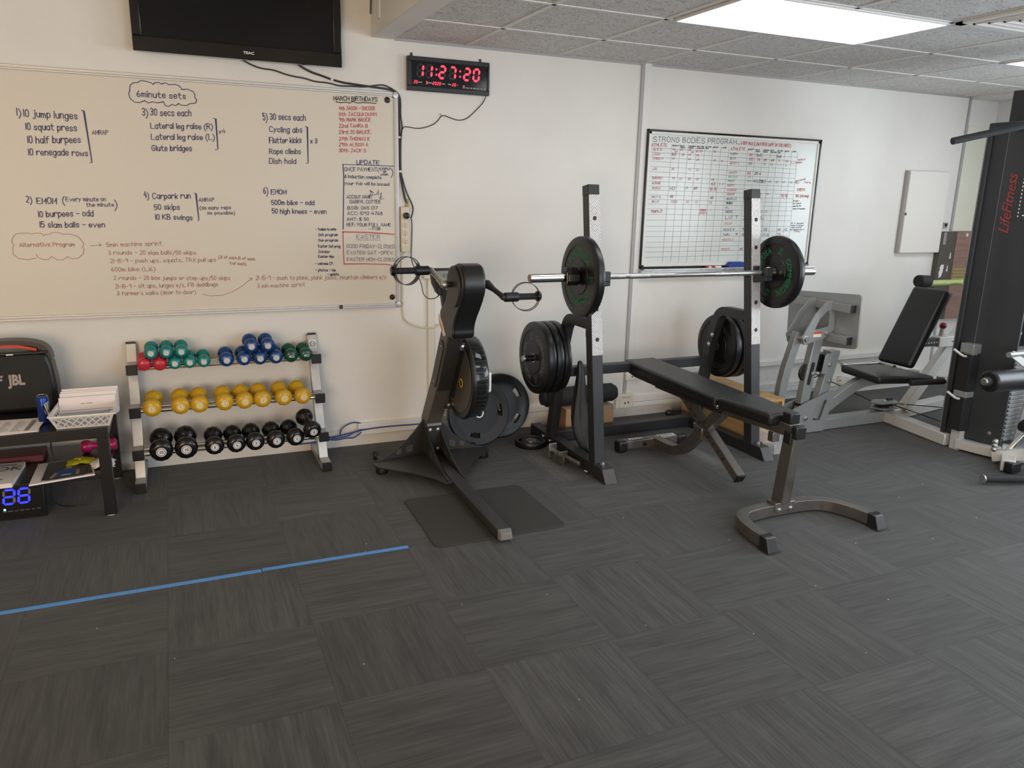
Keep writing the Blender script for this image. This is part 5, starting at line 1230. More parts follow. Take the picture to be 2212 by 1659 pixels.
gusset([(1.292+.022*f, 3.765+.50*f) for f in fr], [.056+.165*f**1.7 for f in fr]); gusset([(1.392+.012*f, 3.785+.48*f) for f in fr], [.056+.165*f**1.7 for f in fr])
MB().box(1.318, 1.402, 4.236, 4.246, .055, .225).build('mounting_plate', 'black_matte', t)
for x in (1.336, 1.384):
    for z in (.085, .205): MB().bolt((x, 4.236, z), (0,-1,0), .009, .008).build('base_bolt', 'steel', t)
MB().box(1.316, 1.404, 4.228, 4.234, .232, .258).build('hinge_strip', 'steel', t); st = MB().box(1.322, 1.398, 4.2345, 4.2375, .262, .308).build('warning_sticker', 'paper', t, label='small white instruction sticker at the foot of the post')
k = MB()
for x, z, w_1 in ((1.332,.274,.018),(1.362,.272,.016),(1.350,.294,.006),(1.384,.276,.008)): k.box(x, x+w_1, 4.2338, 4.2346, z, z+.012)
k.build('sticker_pictures', 'ink_grey', st)
MB().hexa([(1.318,4.22,.014),(1.400,4.22,.014),(1.372,3.065,.014),(1.296,3.065,.014)][::-1], [(1.322,4.22,.058),(1.396,4.22,.058),(1.368,3.075,.058),(1.300,3.075,.058)][::-1]).build('floor_rail', 'erg_dark', t, bevel=.005)
MB().hexa([(1.372,3.075,.012),(1.296,3.075,.012),(1.300,3.045,.016),(1.366,3.045,.016)][::-1], [(1.370,3.085,.062),(1.298,3.085,.062),(1.308,3.050,.050),(1.358,3.050,.050)][::-1]).build('rail_end_cap', 'plate_grey', t, bevel=.006, label='grey end cap of the floor rail')
for x, y in ((1.02,4.165), (1.672,4.225)): MB().lathe([(.0001,0),(.034,0),(.036,.012),(.030,.040),(.0001,.042)], Matrix.Translation((x,y,0)), 24).build('rubber_foot', 'rubber', t)
MB().box(1.30, 1.37, 3.07, 3.11, .0065, .016).build('rubber_foot', 'rubber', t)
for x in (1.04, 1.66): MB().lathe([(.0001,-.012),(.025,-.012),(.028,0),(.025,.012),(.0001,.012)], Matrix.Translation((x, 4.40 if x < 1.3 else 4.36, .028)) @ Matrix.Rotation(PI/2,4,'Y'), 24).build('transport_wheel', 'rubber_worn', t)
for x, yy in ((1.04,4.40),(1.66,4.36)): MB().beam((x,yy,.028), (x, 4.22, .047), .016, .010).build('wheel_arm', 'erg_dark', t)
# rubber mat under the machine
rr = .035; pm = []
for cx1_, cy1_, a0 in ((1.685-rr,3.71-rr,0), (1.022+rr,3.715-rr,PI/2), (1.010+rr,3.112+rr,PI), (1.690-rr,3.118+rr,1.5*PI)):
    pm += [(cx1_+rr*math.cos(a0+PI/2*i/6), cy1_+rr*math.sin(a0+PI/2*i/6)) for i in range(7)]
tag(MB().prism(pm, .0005, .006).build('rubber_mat', 'mat_rubber', bevel=.002), 'dark rubber mat on the carpet under the floor rail of the arm machine', 'mat')

# ================================================================== WEIGHT PLATES
def grip_plate(name, R_, th, label, loc, rot, slots, m='rubber_worn', bore=.0255, group=None):
    p = thing(name, label, 'weight plate', loc, group, rot); N_ = 96
    rings = [(bore,.0), (.045*R_/.21,.0), (.048*R_/.21,-.003), (.61*R_,-.003), (.765*R_,-.003), (.81*R_,.001), (.97*R_,.003), (R_,-.004)]
    k = MB(); nr = len(rings)
    T_ = WM[p.name]
    isl = lambda i, j: i == 3 and any(abs(((j+.5)*360/N_ - a + 180) % 360 - 180) < w_1/2 for a, w_1 in slots)
    def vt(i, j, s_): r, o = rings[i]; a = 2*PI*j/N_; return (r*math.cos(a), r*math.sin(a), s_*(th/2+o))
    for j in range(N_):
        for s_ in (1,-1):
            for i in range(nr-1):
                if not isl(i, j): k.add([vt(i,j,s_), vt(i+1,j,s_), vt(i+1,j+1,s_), vt(i,j+1,s_)], [(0,1,2,3)], T_)
        k.add([vt(nr-1,j,1), vt(nr-1,j+1,1), vt(nr-1,j+1,-1), vt(nr-1,j,-1)], [(0,1,2,3)], T_)
        k.add([vt(0,j,1), vt(0,j+1,1), vt(0,j+1,-1), vt(0,j,-1)], [(0,1,2,3)], T_)
        if isl(3, j):
            for i in (3,4): k.add([vt(i,j,1), vt(i,j+1,1), vt(i,j+1,-1), vt(i,j,-1)], [(0,1,2,3)], T_)
            for jj, q in ((j, j-1), (j+1, j+1)):
                if not isl(3, q % N_): k.add([vt(3,jj,1), vt(4,jj,1), vt(4,jj,-1), vt(3,jj,-1)], [(0,1,2,3)], T_)
    ob = k.build('disc', m, p, ang=40)
    bm = bmesh.new(); bm.from_mesh(ob.data); bmesh.ops.remove_doubles(bm, verts=bm.verts, dist=.0004); bmesh.ops.recalc_face_normals(bm, faces=bm.faces); bm.to_mesh(ob.data); bm.free(); ob.data.set_sharp_from_angle(angle=math.radians(35))
    MB().lathe([(bore*.88,-th/2-.001),(bore*1.15,-th/2-.001),(bore*1.15,th/2+.001),(bore*.88,th/2+.001),(bore*.88,-th/2-.001)], T_, 40).build('steel_bushing', 'steel', p)
    return p
tl = math.radians(90-9)
pl1 = grip_plate('weight_plate', .211, .036, 'large black grip plate leaning in front behind the arm machine flywheel', (1.735, 4.470, .211), (tl, 0, 0), ((4,27),(-103,27),(128,27)))
pl2 = grip_plate('weight_plate', .215, .036, 'large black grip plate leaning against the wall, partly behind the other one', (1.925, 4.575, .216), (tl, 0, 0), ((32,27),(-38,27),(150,27)), 'rubber')
k = MB()
pl3 = grip_plate('weight_plate', .104, .030, 'small black grip plate lying flat on the carpet left of the squat rack', (2.052, 4.335, .0185), (0, 0, .2), ((20,46),(140,46),(260,46)), 'rubber', .026)
def bumper(name, th, R_=.222):
    """bumper plate about its own x axis; both faces lettered"""
    p = thing(name, 'x', 'weight plate'); T_ = Matrix.Rotation(PI/2, 4, 'Y'); h = th/2
    pr = [(.026,-h),(.095,-h),(.098,-h+.003),(.172,-h+.003),(.176,-h),(R_-.012,-h),(R_-.003,-h+.004),(R_,-h+.012)]
    MB().lathe(pr + [(a, -b) for a, b in reversed(pr)] + [pr[0]], T_, 72).build('disc', 'rubber', p, ang=32)
    MB().lathe([(.0225,-h-.001),(.0285,-h-.001),(.0285,h+.001),(.0225,h+.001),(.0225,-h-.001)], T_, 40).build('steel_hub', 'steel', p)
    return p
def plate_letters(p, th, m, rot0, kg, faces=(-1,), sub=('FORCE USA','COMMERCIAL')):
    for s_ in faces:
        k = MB(); x = s_*(th/2-.0022); ex = V((0,-1,0)) if s_ < 0 else V((0,1,0)); ez = V((0,0,1)); o = V((x,0,0)); c, sn = math.cos(rot0), math.sin(rot0)
        e1 = ex*c + ez*sn; e2 = -ex*sn + ez*c
        arc_letter(k, sub[0], .050, .119, PI/2, o, e1, e2, .035, 1.95); arc_letter(k, sub[1], .050, .119, -PI/2, o, e1, e2, .035, 2.05)
        for a in (0, PI):
            arc_letter(k, kg, .030, .138, a, o, e1, e2, .03); arc_letter(k, 'KG', .024, .115, a, o, e1, e2, .03)
        ob = k.build('raised_lettering', m, p, smooth=False); 
def label_all(p, lb, loc, rot=(0,0,0), grp=None): return place(p, loc, rot, lb, grp)
BY, BZ = 3.747, 1.155
GB = 'bumper plates on the rack'
pa = bumper('bumper_plate', .046, .222); plate_letters(pa, .046, 'plate_green', 0.0, '10', (-1,1)); label_all(pa, 'black bumper plate with green lettering on the left end of the barbell', (2.058, BY, BZ))
pb = bumper('bumper_plate', .046, .222); plate_letters(pb, .046, 'plate_green', math.radians(72), '10', (-1,1)); label_all(pb, 'black bumper plate with green lettering on the right end of the barbell', (3.424, BY, BZ))
PY, PZ = 4.205, .612
p1 = bumper('bumper_plate', .054, .224); plate_letters(p1, .054, 'plate_grey', math.radians(108), '15', (-1,1)); label_all(p1, 'bumper plate with grey lettering, outermost of the three stored on the left rack peg', (2.018, PY, PZ), (0,0,0), GB)
p2 = bumper('bumper_plate', .050, .224); label_all(p2, 'plain black bumper plate in the middle of the three stored on the left rack peg', (2.072, PY, PZ), (0,0,0), GB)
o = dup(p2); label_all(o, 'bumper plate nearest the post of the three stored on the left rack peg', (2.124, PY, PZ), (0,0,0), GB)
p3 = bumper('bumper_plate', .050, .215); plate_letters(p3, .050, 'plate_dim', math.radians(150), '15', (-1,)); label_all(p3, 'bumper plate nearest the post of the three stored on the right rack peg', (3.396, PY-.01, PZ), (0,0,0), GB)
o = dup(p2); label_all(o, 'bumper plate in the middle of the three stored on the right rack peg', (3.449, PY-.01, PZ), (0,0,0), GB)
o = dup(p2); label_all(o, 'bumper plate outermost of the three stored on the right rack peg', (3.502, PY-.01, PZ), (0,0,0), GB)

# ================================================================== SQUAT RACK
t = thing('squat_rack', 'black steel squat rack with chequer plate faced uprights', 'squat rack', (2.755, 4.0, 0))
xs_ = (2.185, 3.325)
for x in xs_:
    s = -1 if x < 2.7 else 1
    MB().box(x-.035, x+.035, 3.60, 4.54, .004, .075).build('base_beam', 'rack_black', t, bevel=.003)
    c = MB(); c.hexa([(x-.037,3.535,0),(x+.037,3.535,0),(x+.037,3.665,0),(x-.037,3.665,0)], [(x-.037,3.585,.078),(x+.037,3.585,.078),(x+.037,3.665,.078),(x-.037,3.665,.078)])
    fc_ = c.build('front_foot', 'rack_black', t, bevel=.002); rb = MB()
    for i in range(9): u = x-.033 + .0082*i; rb.hexa([(u,3.532,.003),(u+.0042,3.532,.003),(u+.0042,3.537,.003),(u,3.537,.003)], [(u,3.579,.074),(u+.0042,3.579,.074),(u+.0042,3.586,.074),(u,3.586,.074)])
    rb.build('foot_rib', 'plate_grey', fc_)
    MB().box(x-.037, x+.037, 4.52, 4.548, 0, .078).build('rear_foot', 'rack_black', t, bevel=.004)
    # upright leaning back
    ya = lambda z: 3.705 + .1406*(z-.075)
    up = MB().sweep([(x, ya(.070), .070), (x, ya(1.592), 1.592)], .070, .070, (1,0,0)).build('upright', 'rack_black', t, bevel=.004)
    MB().sweep([(x, ya(1.590), 1.590), (x, ya(1.648), 1.648)], .072, .072, (1,0,0)).build('top_cap', 'black_plastic', up, bevel=.004)
    MB().box(x-.045, x+.045, 3.655, 3.76, .074, .082).build('weld_plate', 'rack_black', up)
    MB().bolt((x+.012, 3.658, .080), (0,-.2,1), .013, .012).build('base_bolt', 'chrome', up)
    fr_ = V((0, -math.cos(.1397), math.sin(.1397)))
    def face(z, d): return V((x, ya(z), z)) + fr_*d
    a, b = face(.700, .0365), face(1.592, .0365)
    MB().sweep([a, b], .068, .0028, (1,0,0)).build('chequer_plate', 'chequer_plate', up, label='bright chequer plate facing')
    hz = [1.470, 1.302, .966, .795]
    if s < 0: hz = [1.470, 1.302, 1.134, .966, .795]
    hb = MB()
    for z in hz:
        q = face(z - .006, .0381); Tq = Matrix.Translation(q) @ fr_.to_track_quat('Z','Y').to_matrix().to_4x4()
        hb.lathe([(.0001,0),(.0125,0),(.0125,.0006),(.0001,.0006)], Tq, 20)
    hb.build('peg_hole', 'black_matte', up)
    # rear post that bends forward into the horizontal arm
    pth = chaikin([(x,3.845,.872), (x,3.98,.872), (x,4.115,.870), (x,4.165,.74), (x,4.205,.60), (x,4.275,.20), (x,4.298,.074)], 3)
    MB().sweep(pth, .058, .060, (1,0,0)).build('rear_post', 'rack_black', t, bevel=.003)
    MB().box(x-.032, x+.032, 3.838, 3.850, .80, .945).build('arm_flange', 'rack_black', t)
    for y, z in ((4.150,.70), (4.178,.632)): MB().bolt((x-.030, y, z), (-1,0,0), .011, .010).build('post_bolt', 'chrome', t)
    for y in (4.255, 4.355): MB().bolt((x-.036, y, .045), (-1,0,0), .011, .010).build('base_bolt', 'chrome', t)
    # storage peg and lower stub
    k = MB().cyl((x+s*.025, PY if s < 0 else PY-.01, PZ), (x+s*.258, PY if s < 0 else PY-.01, PZ), .0195, n=24).build('plate_peg', 'black_plastic', t); MB().cyl((x+s*.255, PY if s < 0 else PY-.01, PZ), (x+s*.268, PY if s < 0 else PY-.01, PZ), .0205, .017, 24).build('peg_cap', 'steel', k)
    # J hook
    yb = ya(1.14)-.036; k = MB()
    k.hexa([(x-.024,BY-.052,1.108),(x+.024,BY-.052,1.108),(x+.024,yb,1.085),(x-.024,yb,1.085)], [(x-.024,BY-.052,1.137),(x+.024,BY-.052,1.137),(x+.024,yb,1.137),(x-.024,yb,1.137)])
    k.box(x-.024, x+.024, BY-.052, BY-.022, 1.128, 1.186); k.box(x-.024, x+.024, yb-.006, yb+.002, 1.06, 1.19)
    k.build('bar_hook', 'rack_black', t, bevel=.003)
    MB().cyl((x-.058, ya(1.14), 1.132), (x+.062, ya(1.14), 1.132), .0115, n=14).build('hook_pin', 'black_plastic', t)
MB().box(xs_[0]+.02, xs_[1]-.02, 4.185, 4.245, .478, .538).build('cross_beam', 'rack_black', t, bevel=.003)
MB().box(xs_[0]+.03, xs_[1]-.03, 4.325, 4.395, .006, .074).build('lower_cross_beam', 'rack_black', t, bevel=.003)
# ------------------------------------------------------------------ barbell
t = thing('barbell', 'chrome barbell resting across the squat rack hooks', 'barbell', (2.73, BY, BZ-.025))
MB().cyl((2.09,BY,BZ-.001), (3.37,BY,BZ-.001), .0145, n=24).build('shaft', 'chrome', t)
for x0, x1 in ((2.20,2.33), (2.36,2.49), (2.95,3.09), (3.12,3.30)): MB().cyl((x0,BY,BZ-.001), (x1,BY,BZ-.001), .0158, n=24).build('knurled_grip', 'steel', t)
MB().cyl((1.737,BY,BZ), (2.084,BY,BZ), .0242, n=32).build('sleeve', 'chrome', t, bevel=.002); MB().cyl((3.376,BY,BZ), (3.722,BY,BZ), .0242, n=32).build('sleeve', 'chrome', t, bevel=.002)
for x in (1.7362, 3.7228): MB().cyl((x-.0006,BY,BZ), (x+.0006,BY,BZ), .019, n=24).build('sleeve_end', 'copper', t)
MB().cyl((2.082,BY,BZ), (2.112,BY,BZ), .036, n=32).build('sleeve_collar', 'chrome', t, bevel=.006); MB().cyl((3.350,BY,BZ), (3.399,BY,BZ), .036, n=32).build('sleeve_collar', 'chrome', t, bevel=.010)
t = thing('lock_collar', 'black plastic lock collar on the left barbell sleeve against the plate', 'clip', (1.99, BY, BZ-.04))
C8 = Matrix.Translation((1.990, BY, BZ)) @ Matrix.Rotation(PI/2, 4, 'Y')
MB().lathe([(.0245,-.042),(.038,-.042),(.046,-.030),(.046,.030),(.038,.042),(.0245,.042),(.0245,-.042)], C8 @ Matrix.Rotation(PI/8,4,'Z'), 8).build('body', 'black_plastic', t, ang=20)
MB().box(1.958, 2.022, BY-.014, BY+.03, BZ+.040, BZ+.054).build('lever', 'black_gloss', t, bevel=.004); MB().cyl((1.948,BY-.035,BZ-.03), (1.948,BY-.035,BZ+.03), .007, n=10).build('hinge_pin', 'black_gloss', t)
# black cloth hanging beside the left rear post
k = MB(); secs = [(.585,2.230,4.165,.020,.016),(.50,2.225,4.150,.026,.020),(.40,2.205,4.110,.040,.026),(.30,2.192,4.085,.048,.034),(.20,2.190,4.060,.060,.046),(.12,2.215,4.045,.070,.055),(.06,2.250,4.035,.066,.056),(.012,2.262,4.030,.080,.060)]
n = 28; vs = []; fs = []; rnd = random.Random(11); ph = [rnd.uniform(0, 6) for _ in range(4)]
secs = [(.585+.0*0, 2.30, 4.17, .018, .014)] + [(a, b+.075, c, d, e) for a, b, c, d, e in secs[1:]]
for z, cx1_, cy1_, rx, ry in secs:
    for j in range(n):
        a = 2*PI*j/n; f = 1 + .20*math.sin(3*a + ph[0] + z*9) + .13*math.sin(7*a + ph[1] - z*7); vs.append((cx1_+rx*f*math.cos(a), cy1_+ry*f*math.sin(a), z + .012*math.sin(4*a+ph[2])*(z > .05)))
for i in range(len(secs)-1):
    for j in range(n): fs.append((i*n+j, i*n+(j+1)%n, (i+1)*n+(j+1)%n, (i+1)*n+j))
fs += [tuple(range(n)), tuple(range(len(secs)*n-1, (len(secs)-1)*n-1, -1))]
k.add(vs, fs); tag(k.build('hanging_cloth', 'cloth_black', ang=70, sub=1), 'black cloth hanging down beside the left rear post of the squat rack', 'cloth')
# steel hook attachment lying by the left base beam
t = thing('rack_attachment', 'loose steel bar hook lying on the carpet beside the left rack base', 'hook', (2.085, 3.95, 0))
MB().cyl((2.065,4.10,.052), (2.125,3.80,.040), .0145, n=18).build('bar', 'bench_metal', t, bevel=.003)
k = MB(); Tr = Matrix.Translation((2.094, 3.95, .0)) @ Matrix.Rotation(.2, 4, 'Z')
k.box(-.040,.028,-.006,.006,.001,.075,Tr); k.box(-.040,-.030,-.05,.05,.001,.06,Tr); k.box(.018,.028,-.04,.05,.001,.045,Tr); k.build('bracket', 'bench_metal', t, bevel=.002)
MB().box(-.028,.030,.105,.118,.005,.095,Tr).build('end_plate', 'steel', t, bevel=.002); MB().cyl((2.135,3.75,.012), (2.140,3.72,.012), .009, n=12).build('loose_pin', 'chrome', t)
# ------------------------------------------------------------------ foam roller and boxes behind the rack
t = thing('cardboard_box', 'brown cardboard carton under the foam roller behind the squat rack', 'box', (2.54, 4.53, 0))
MB().box(2.355, 2.728, 4.43, 4.655, .001, .186).build('carton', 'cardboard', t, bevel=.002)
k = MB()
for s_, z in (('CYC', .118), ('MIL', .100), ('CTN', .068), ('MAD', .050)): letter(k, s_, .019, (2.535, 4.4285, z), (1,0,0), (0,0,1), .01, .9)
k.build('printed_letters', 'ink_grey', t, smooth=False, label='faint stencilled shipping letters')
MB().box(2.66, 2.72, 4.4285, 4.4295, .160, .176).build('printed_mark', 'ink_grey', t)
t = thing('foam_roller', 'long black rolled mat lying on top of the cardboard carton', 'foam roller', (2.50, 4.53, .187))
MB().cyl((2.245,4.53,.252), (2.765,4.53,.252), .064, n=32).build('roll', 'foam_black', t, bevel=.008); MB().cyl((2.215,4.53,.250), (2.247,4.53,.250), .046, n=24).build('inner_layer', 'foam_black', t, bevel=.004); MB().cyl((2.765,4.53,.250), (2.790,4.53,.250), .050, n=24).build('inner_layer', 'foam_black', t, bevel=.006)
t = thing('plyo_box', 'plywood jump box standing behind the right side of the squat rack', 'box', (3.52, 4.17, 0))
x0, x1, y0, y1, h = 3.395, 3.655, 3.80, 4.56, .312
for q in ((x0,x1,y0,y1,h-.018,h), (x0,x1,y0+.02,y1,.001,.019), (x0,x0+.018,y0,y1,.019,h-.018), (x1-.018,x1,y0,y1,.019,h-.018)): MB().box(*q).build('panel', 'plywood', t, bevel=.0015)
MB().box(x0+.018, x1-.018, y0+.03, y0+.046, .019, h-.018).build('end_panel', 'plywood', t); MB().box(x0+.018, x1-.018, y1-.018, y1, .019, h-.018).build('end_panel', 'plywood', t)
t = thing('storage_tub', 'clear plastic tub on the carpet behind the right foot of the squat rack', 'tub', (3.52, 3.68, 0))
k = MB(); tb = [V(q) for q in ((3.44,3.62,.002),(3.585,3.62,.002),(3.585,3.76,.002),(3.44,3.76,.002))]; tt = [V((q.x+(q.x-3.512)*.12, q.y+(q.y-3.69)*.12, .125)) for q in tb]
k.add(tb + tt, [(0,1,2,3)] + [(i,(i+1)%4,4+(i+1)%4,4+i) for i in range(4)]); o = k.build('walls', 'clear_plastic', t); so = o.modifiers.new('thick','SOLIDIFY'); so.thickness = .002
k = MB()
for i in range(4): k.beam(tt[i], tt[(i+1)%4], .008, .006)
k.build('rim', 'clear_plastic', t)
# ================================================================== WEIGHT BENCH
t = thing('weight_bench', 'black padded flat weight bench on a steel frame inside the squat rack', 'bench', (2.80, 3.3, 0))
BX = 2.800
ub = chaikin([(2.448,2.535,.038),(2.452,2.68,.038),(2.50,2.83,.038),(2.66,2.86,.038),(2.80,2.86,.038),(2.94,2.86,.038),(3.06,2.83,.038),(3.125,2.70,.038),(3.150,2.545,.038)], 3)
MB().sweep([tuple(q) for q in ub], .058, .056, (0,0,1)).build('front_foot', 'bench_metal', t, bevel=.006, seg=3)
for a, b in (((2.448,2.575),(2.448,2.505)), ((3.146,2.585),(3.156,2.512))):
    k = MB(); w_1 = .034; k.hexa([(a[0]-w_1,b[1],.001),(a[0]+w_1,b[1],.001),(a[0]+w_1,a[1],.001),(a[0]-w_1,a[1],.001)], [(a[0]-w_1*.8,b[1]+.03,.064),(a[0]+w_1*.8,b[1]+.03,.064),(a[0]+w_1,a[1],.072),(a[0]-w_1,a[1],.072)])
    k.box(a[0]-w_1-.006, a[0]+w_1+.006, b[1]-.006, a[1], .0005, .006); k.build('rubber_foot', 'black_plastic', t, bevel=.010, seg=4)
MB().box(2.735, 2.865, 2.826, 2.894, .030, .080).build('foot_clamp', 'bench_metal', t, bevel=.004)
for x in (2.762, 2.838): MB().bolt((x, 2.826, .042), (0,-1,0), .011, .009).build('clamp_bolt', 'chrome', t)
post = [(BX, 2.862, .070), (BX, 2.822, .462)]
MB().sweep(post, .062, .078, (1,0,0)).build('front_post', 'bench_metal', t, bevel=.006, seg=3)
MB().sweep([(BX-.034,2.832,.40),(BX-.034,2.826,.462)], .010, .050, (1,0,0)).build('post_clip', 'black_plastic', t, bevel=.006)
MB().sweep([(BX, 2.795, .466), (BX, 3.42, .436)], .062, .060, (1,0,0)).build('seat_beam', 'bench_metal', t, bevel=.005, seg=3)
MB().box(BX-.034, BX+.034, 2.772, 2.812, .432, .500).build('beam_cap', 'black_plastic', t, bevel=.008, seg=3)
MB().box(BX-.032, BX+.032, 2.822, 2.884, .494, .556).build('socket_stub', 'black_plastic', t, bevel=.008, seg=3)
MB().box(BX-.036, BX+.036, 2.818, 2.888, .488, .500).build('stub_collar', 'bench_metal', t, bevel=.003)
def pad(name, bot, top, bev=.020):
    return MB().hexa(bot, top).build(name, 'leather', t, bevel=bev, seg=5)
pad('seat_pad', [(2.708,2.900,.470),(2.890,2.900,.470),(2.925,3.275,.470),(2.670,3.275,.470)], [(2.706,2.900,.537),(2.892,2.900,.537),(2.928,3.275,.540),(2.668,3.275,.540)])
pad('back_pad', [(2.674,3.300,.452),(2.926,3.300,.452),(2.918,4.265,.470),(2.684,4.265,.470)], [(2.672,3.300,.528),(2.928,3.300,.528),(2.920,4.270,.546),(2.682,4.270,.546)])
MB().hexa([(2.69,3.31,.440),(2.91,3.31,.440),(2.905,4.15,.452),(2.695,4.15,.452)], [(2.69,3.31,.454),(2.91,3.31,.454),(2.905,4.25,.472),(2.695,4.25,.472)]).build('back_board', 'black_matte', t)
MB().box(BX-.028, BX+.028, 3.36, 4.02, .405, .445).build('back_frame', 'black_plastic', t, bevel=.003)
MB().bolt((2.685, 3.285, .478), (-1,0,0), .010, .010).build('pivot_bolt', 'chrome', t)
# strut that runs from under the back pad down towards the front
lad = MB().sweep([(BX, 3.74, .430), (BX, 3.185, .082)], .054, .052, (1,0,0)).build('ladder_strut', 'bench_metal', t, bevel=.004)
MB().sweep([(BX, 3.188, .084), (BX, 3.178, .0775)], .056, .054, (1,0,0)).build('strut_cap', 'black_plastic', lad, bevel=.002)
for i in range(9):
    f = .10 + .085*i; y, z = 3.74 + (3.185-3.74)*f, .430 + (.082-.430)*f
    MB().lathe([(.0001,0),(.0075,0),(.0075,.001),(.0001,.001)], Matrix.Translation((BX-.0275, y, z)) @ Matrix.Rotation(-PI/2, 4, 'Y'), 12).build('adjuster_hole', 'black_matte', lad)
# rear leg: from the seat beam down and back to the crossbar on the floor
rl = chaikin([(BX,3.36,.430),(BX,3.44,.355),(BX,3.62,.165),(BX,3.74,.060),(BX,3.86,.048),(BX,4.01,.048)], 3)
MB().sweep([tuple(q) for q in rl], .062, .060, (1,0,0)).build('rear_leg', 'bench_metal', t, bevel=.005)
MB().box(BX-.038, BX+.038, 3.50, 3.585, .205, .285).build('sleeve_bracket', 'bench_metal', t, bevel=.006)
MB().cyl((BX-.05,3.70,.335), (BX-.135,3.70,.335), .010, n=12).build('pop_pin', 'black_plastic', t); MB().sphere((BX-.14,3.70,.335), .020).build('pin_knob', 'black_gloss', t)
cb = MB().box(2.545, 2.955, 3.985, 4.045, .020, .076).build('rear_crossbar', 'bench_metal', t, bevel=.005)
for s_, x in ((-1, 2.555), (1, 3.00)):
    MB().box(x-.05, x+.02 if s_ < 0 else x+.03, 3.978, 4.052, .001, .080).build('crossbar_cap', 'black_plastic', t, bevel=.018, seg=4)
for x0, x1, s_, bg, fg in ((2.585,2.735,'BODY','black_gloss','decal_white'), (2.815,2.945,'FLAT','decal_white','ink_grey')):
    k = MB().box(x0, x1, 3.992, 4.038, .0762, .0770).build('crossbar_sticker', bg, cb); letter(MB(), s_, .036, ((x0+x1)/2, 4.003, .0774), (1,0,0), (0,1,0), .02, width=(x1-x0)*.8).build('sticker_print', fg, k, smooth=False) if 0 else [MB().box(x0+.01+i*.022, x0+.024+i*.022, 4.002, 4.028, .0771, .0774).build('sticker_print', fg, k) for i in range(5)]
MB().bolt((2.70, 3.985, .048), (0,-1,0), .013, .008).build('leg_bolt', 'black_plastic', t)
k = MB().tube(chaikin([(2.90,3.24,.455),(2.915,3.16,.44),(2.92,3.10,.40),(2.92,3.08,.355),(2.90,3.05,.352)], 2), .008, 10).build('adjuster_lever', 'steel', t)
MB().box(2.865, 2.915, 3.035, 3.075, .33, .385).build('lever_block', 'bench_metal', t, bevel=.004)

# ================================================================== MULTI GYM (leg press + tower), one machine on one frame
t = thing('multi_gym', 'grey and black multi station gym machine with leg press seat at the right', 'exercise machine', (4.6, 3.7, 0))
FYc = 3.965
MB().box(3.84, 4.86, FYc-.045, FYc+.045, .004, .085).build('base_beam', 'gym_silver', t, bevel=.006)
MB().beam((4.80,3.975,.0445), (4.715,3.36,.0445), .085, .081).build('base_beam', 'gym_white', t, bevel=.006)
MB().beam((4.84,3.965,.0445), (5.62,4.10,.0445), .085, .081).build('base_beam', 'gym_white', t, bevel=.006)
MB().bolt((4.80, 3.918, .045), (0,-1,0), .016, .012).build('frame_bolt', 'steel', t)
# gusset plates with a window
def holed_plate(name, outer, inner, y0, y1, m):
    k = MB(); n = len(outer)
    for y in (y0, y1): k.add([(x,y,z) for x,z in outer] + [(x,y,z) for x,z in inner], [(i,(i+1)%n,n+(i+1)%n,n+i) for i in range(n)])
    for L in (outer, inner): k.add([(x,y0,z) for x,z in L] + [(x,y1,z) for x,z in L], [(i,(i+1)%n,n+(i+1)%n,n+i) for i in range(n)])
    return k.build(name, m, t)
go = [(3.86,.006),(4.145,.006),(4.215,.275),(4.195,.300),(3.99,.235),(3.80,.170)]; gi = [(4.035,.085),(4.105,.085),(4.15,.225),(4.135,.235),(4.065,.205),(4.045,.195)]
for y in (FYc-.056, FYc+.048):
    g_ = holed_plate('gusset_plate', go, gi, y, y+.009, 'gym_silver')
    if y < FYc: MB().bolt((3.965, y, .115), (0,-1,0), .017, .012).build('gusset_bolt', 'steel', g_)
MB().hexa([(4.17,FYc-.02,.09),(4.215,FYc-.02,.09),(4.215,FYc+.03,.09),(4.17,FYc+.03,.09)], [(4.19,FYc-.02,.255),(4.235,FYc-.02,.255),(4.235,FYc+.03,.255),(4.19,FYc+.03,.255)]).build('stop_plate', 'gym_silver', t, bevel=.004)
# lever arms
MB().sweep(chaikin([(3.775,3.985,.07),(3.78,3.985,.25),(3.80,3.985,.43),(3.845,3.985,.58),(3.885,3.985,.715)], 3), .050, .062, (0,1,0)).build('rear_lever', 'gym_silver', t, bevel=.004)
mid = MB().sweep([(3.955,FYc,.075),(4.000,FYc,.440),(4.040,FYc,.690)], .055, .078, (0,1,0)).build('front_lever', 'gym_silver', t, bevel=.005)
sl = MB()
slot = [(3.985+.016*math.cos(a)+(.0 if math.sin(a) < 0 else .022), .36+.016*math.sin(a)+(0 if math.sin(a) < 0 else .13)) for a in [2*PI*i/24 for i in range(24)]]
sl.prism(slot, -.0292, -.0276, Matrix(((1,0,0,0),(0,0,1,FYc),(0,1,0,0),(0,0,0,1)))); sl.build('lever_slot', 'black_matte', mid)
MB().lathe([(.0001,-.010),(.058,-.010),(.062,-.006),(.054,0),(.062,.006),(.058,.010),(.0001,.010)], Matrix.Translation((3.975, FYc, .43)) @ Matrix.Rotation(PI/2,4,'X'), 32).build('cable_pulley', 'black_plastic', mid)
MB().bolt((4.018, FYc-.028, .425), (0,-1,0), .015, .010).build('lever_bolt', 'steel', mid)
MB().box(3.93, 3.985, FYc-.034, FYc+.034, .175, .215).build('rubber_stop', 'black_plastic', mid, bevel=.006)
tall = MB().sweep([(4.095,FYc,.09),(4.205,FYc,.560)], .060, .080, (0,1,0)).build('cable_upright', 'gym_silver', t, bevel=.004)
MB().box(4.15, 4.235, FYc-.036, FYc+.036, .545, .575).build('upright_cap', 'gym_silver', tall)
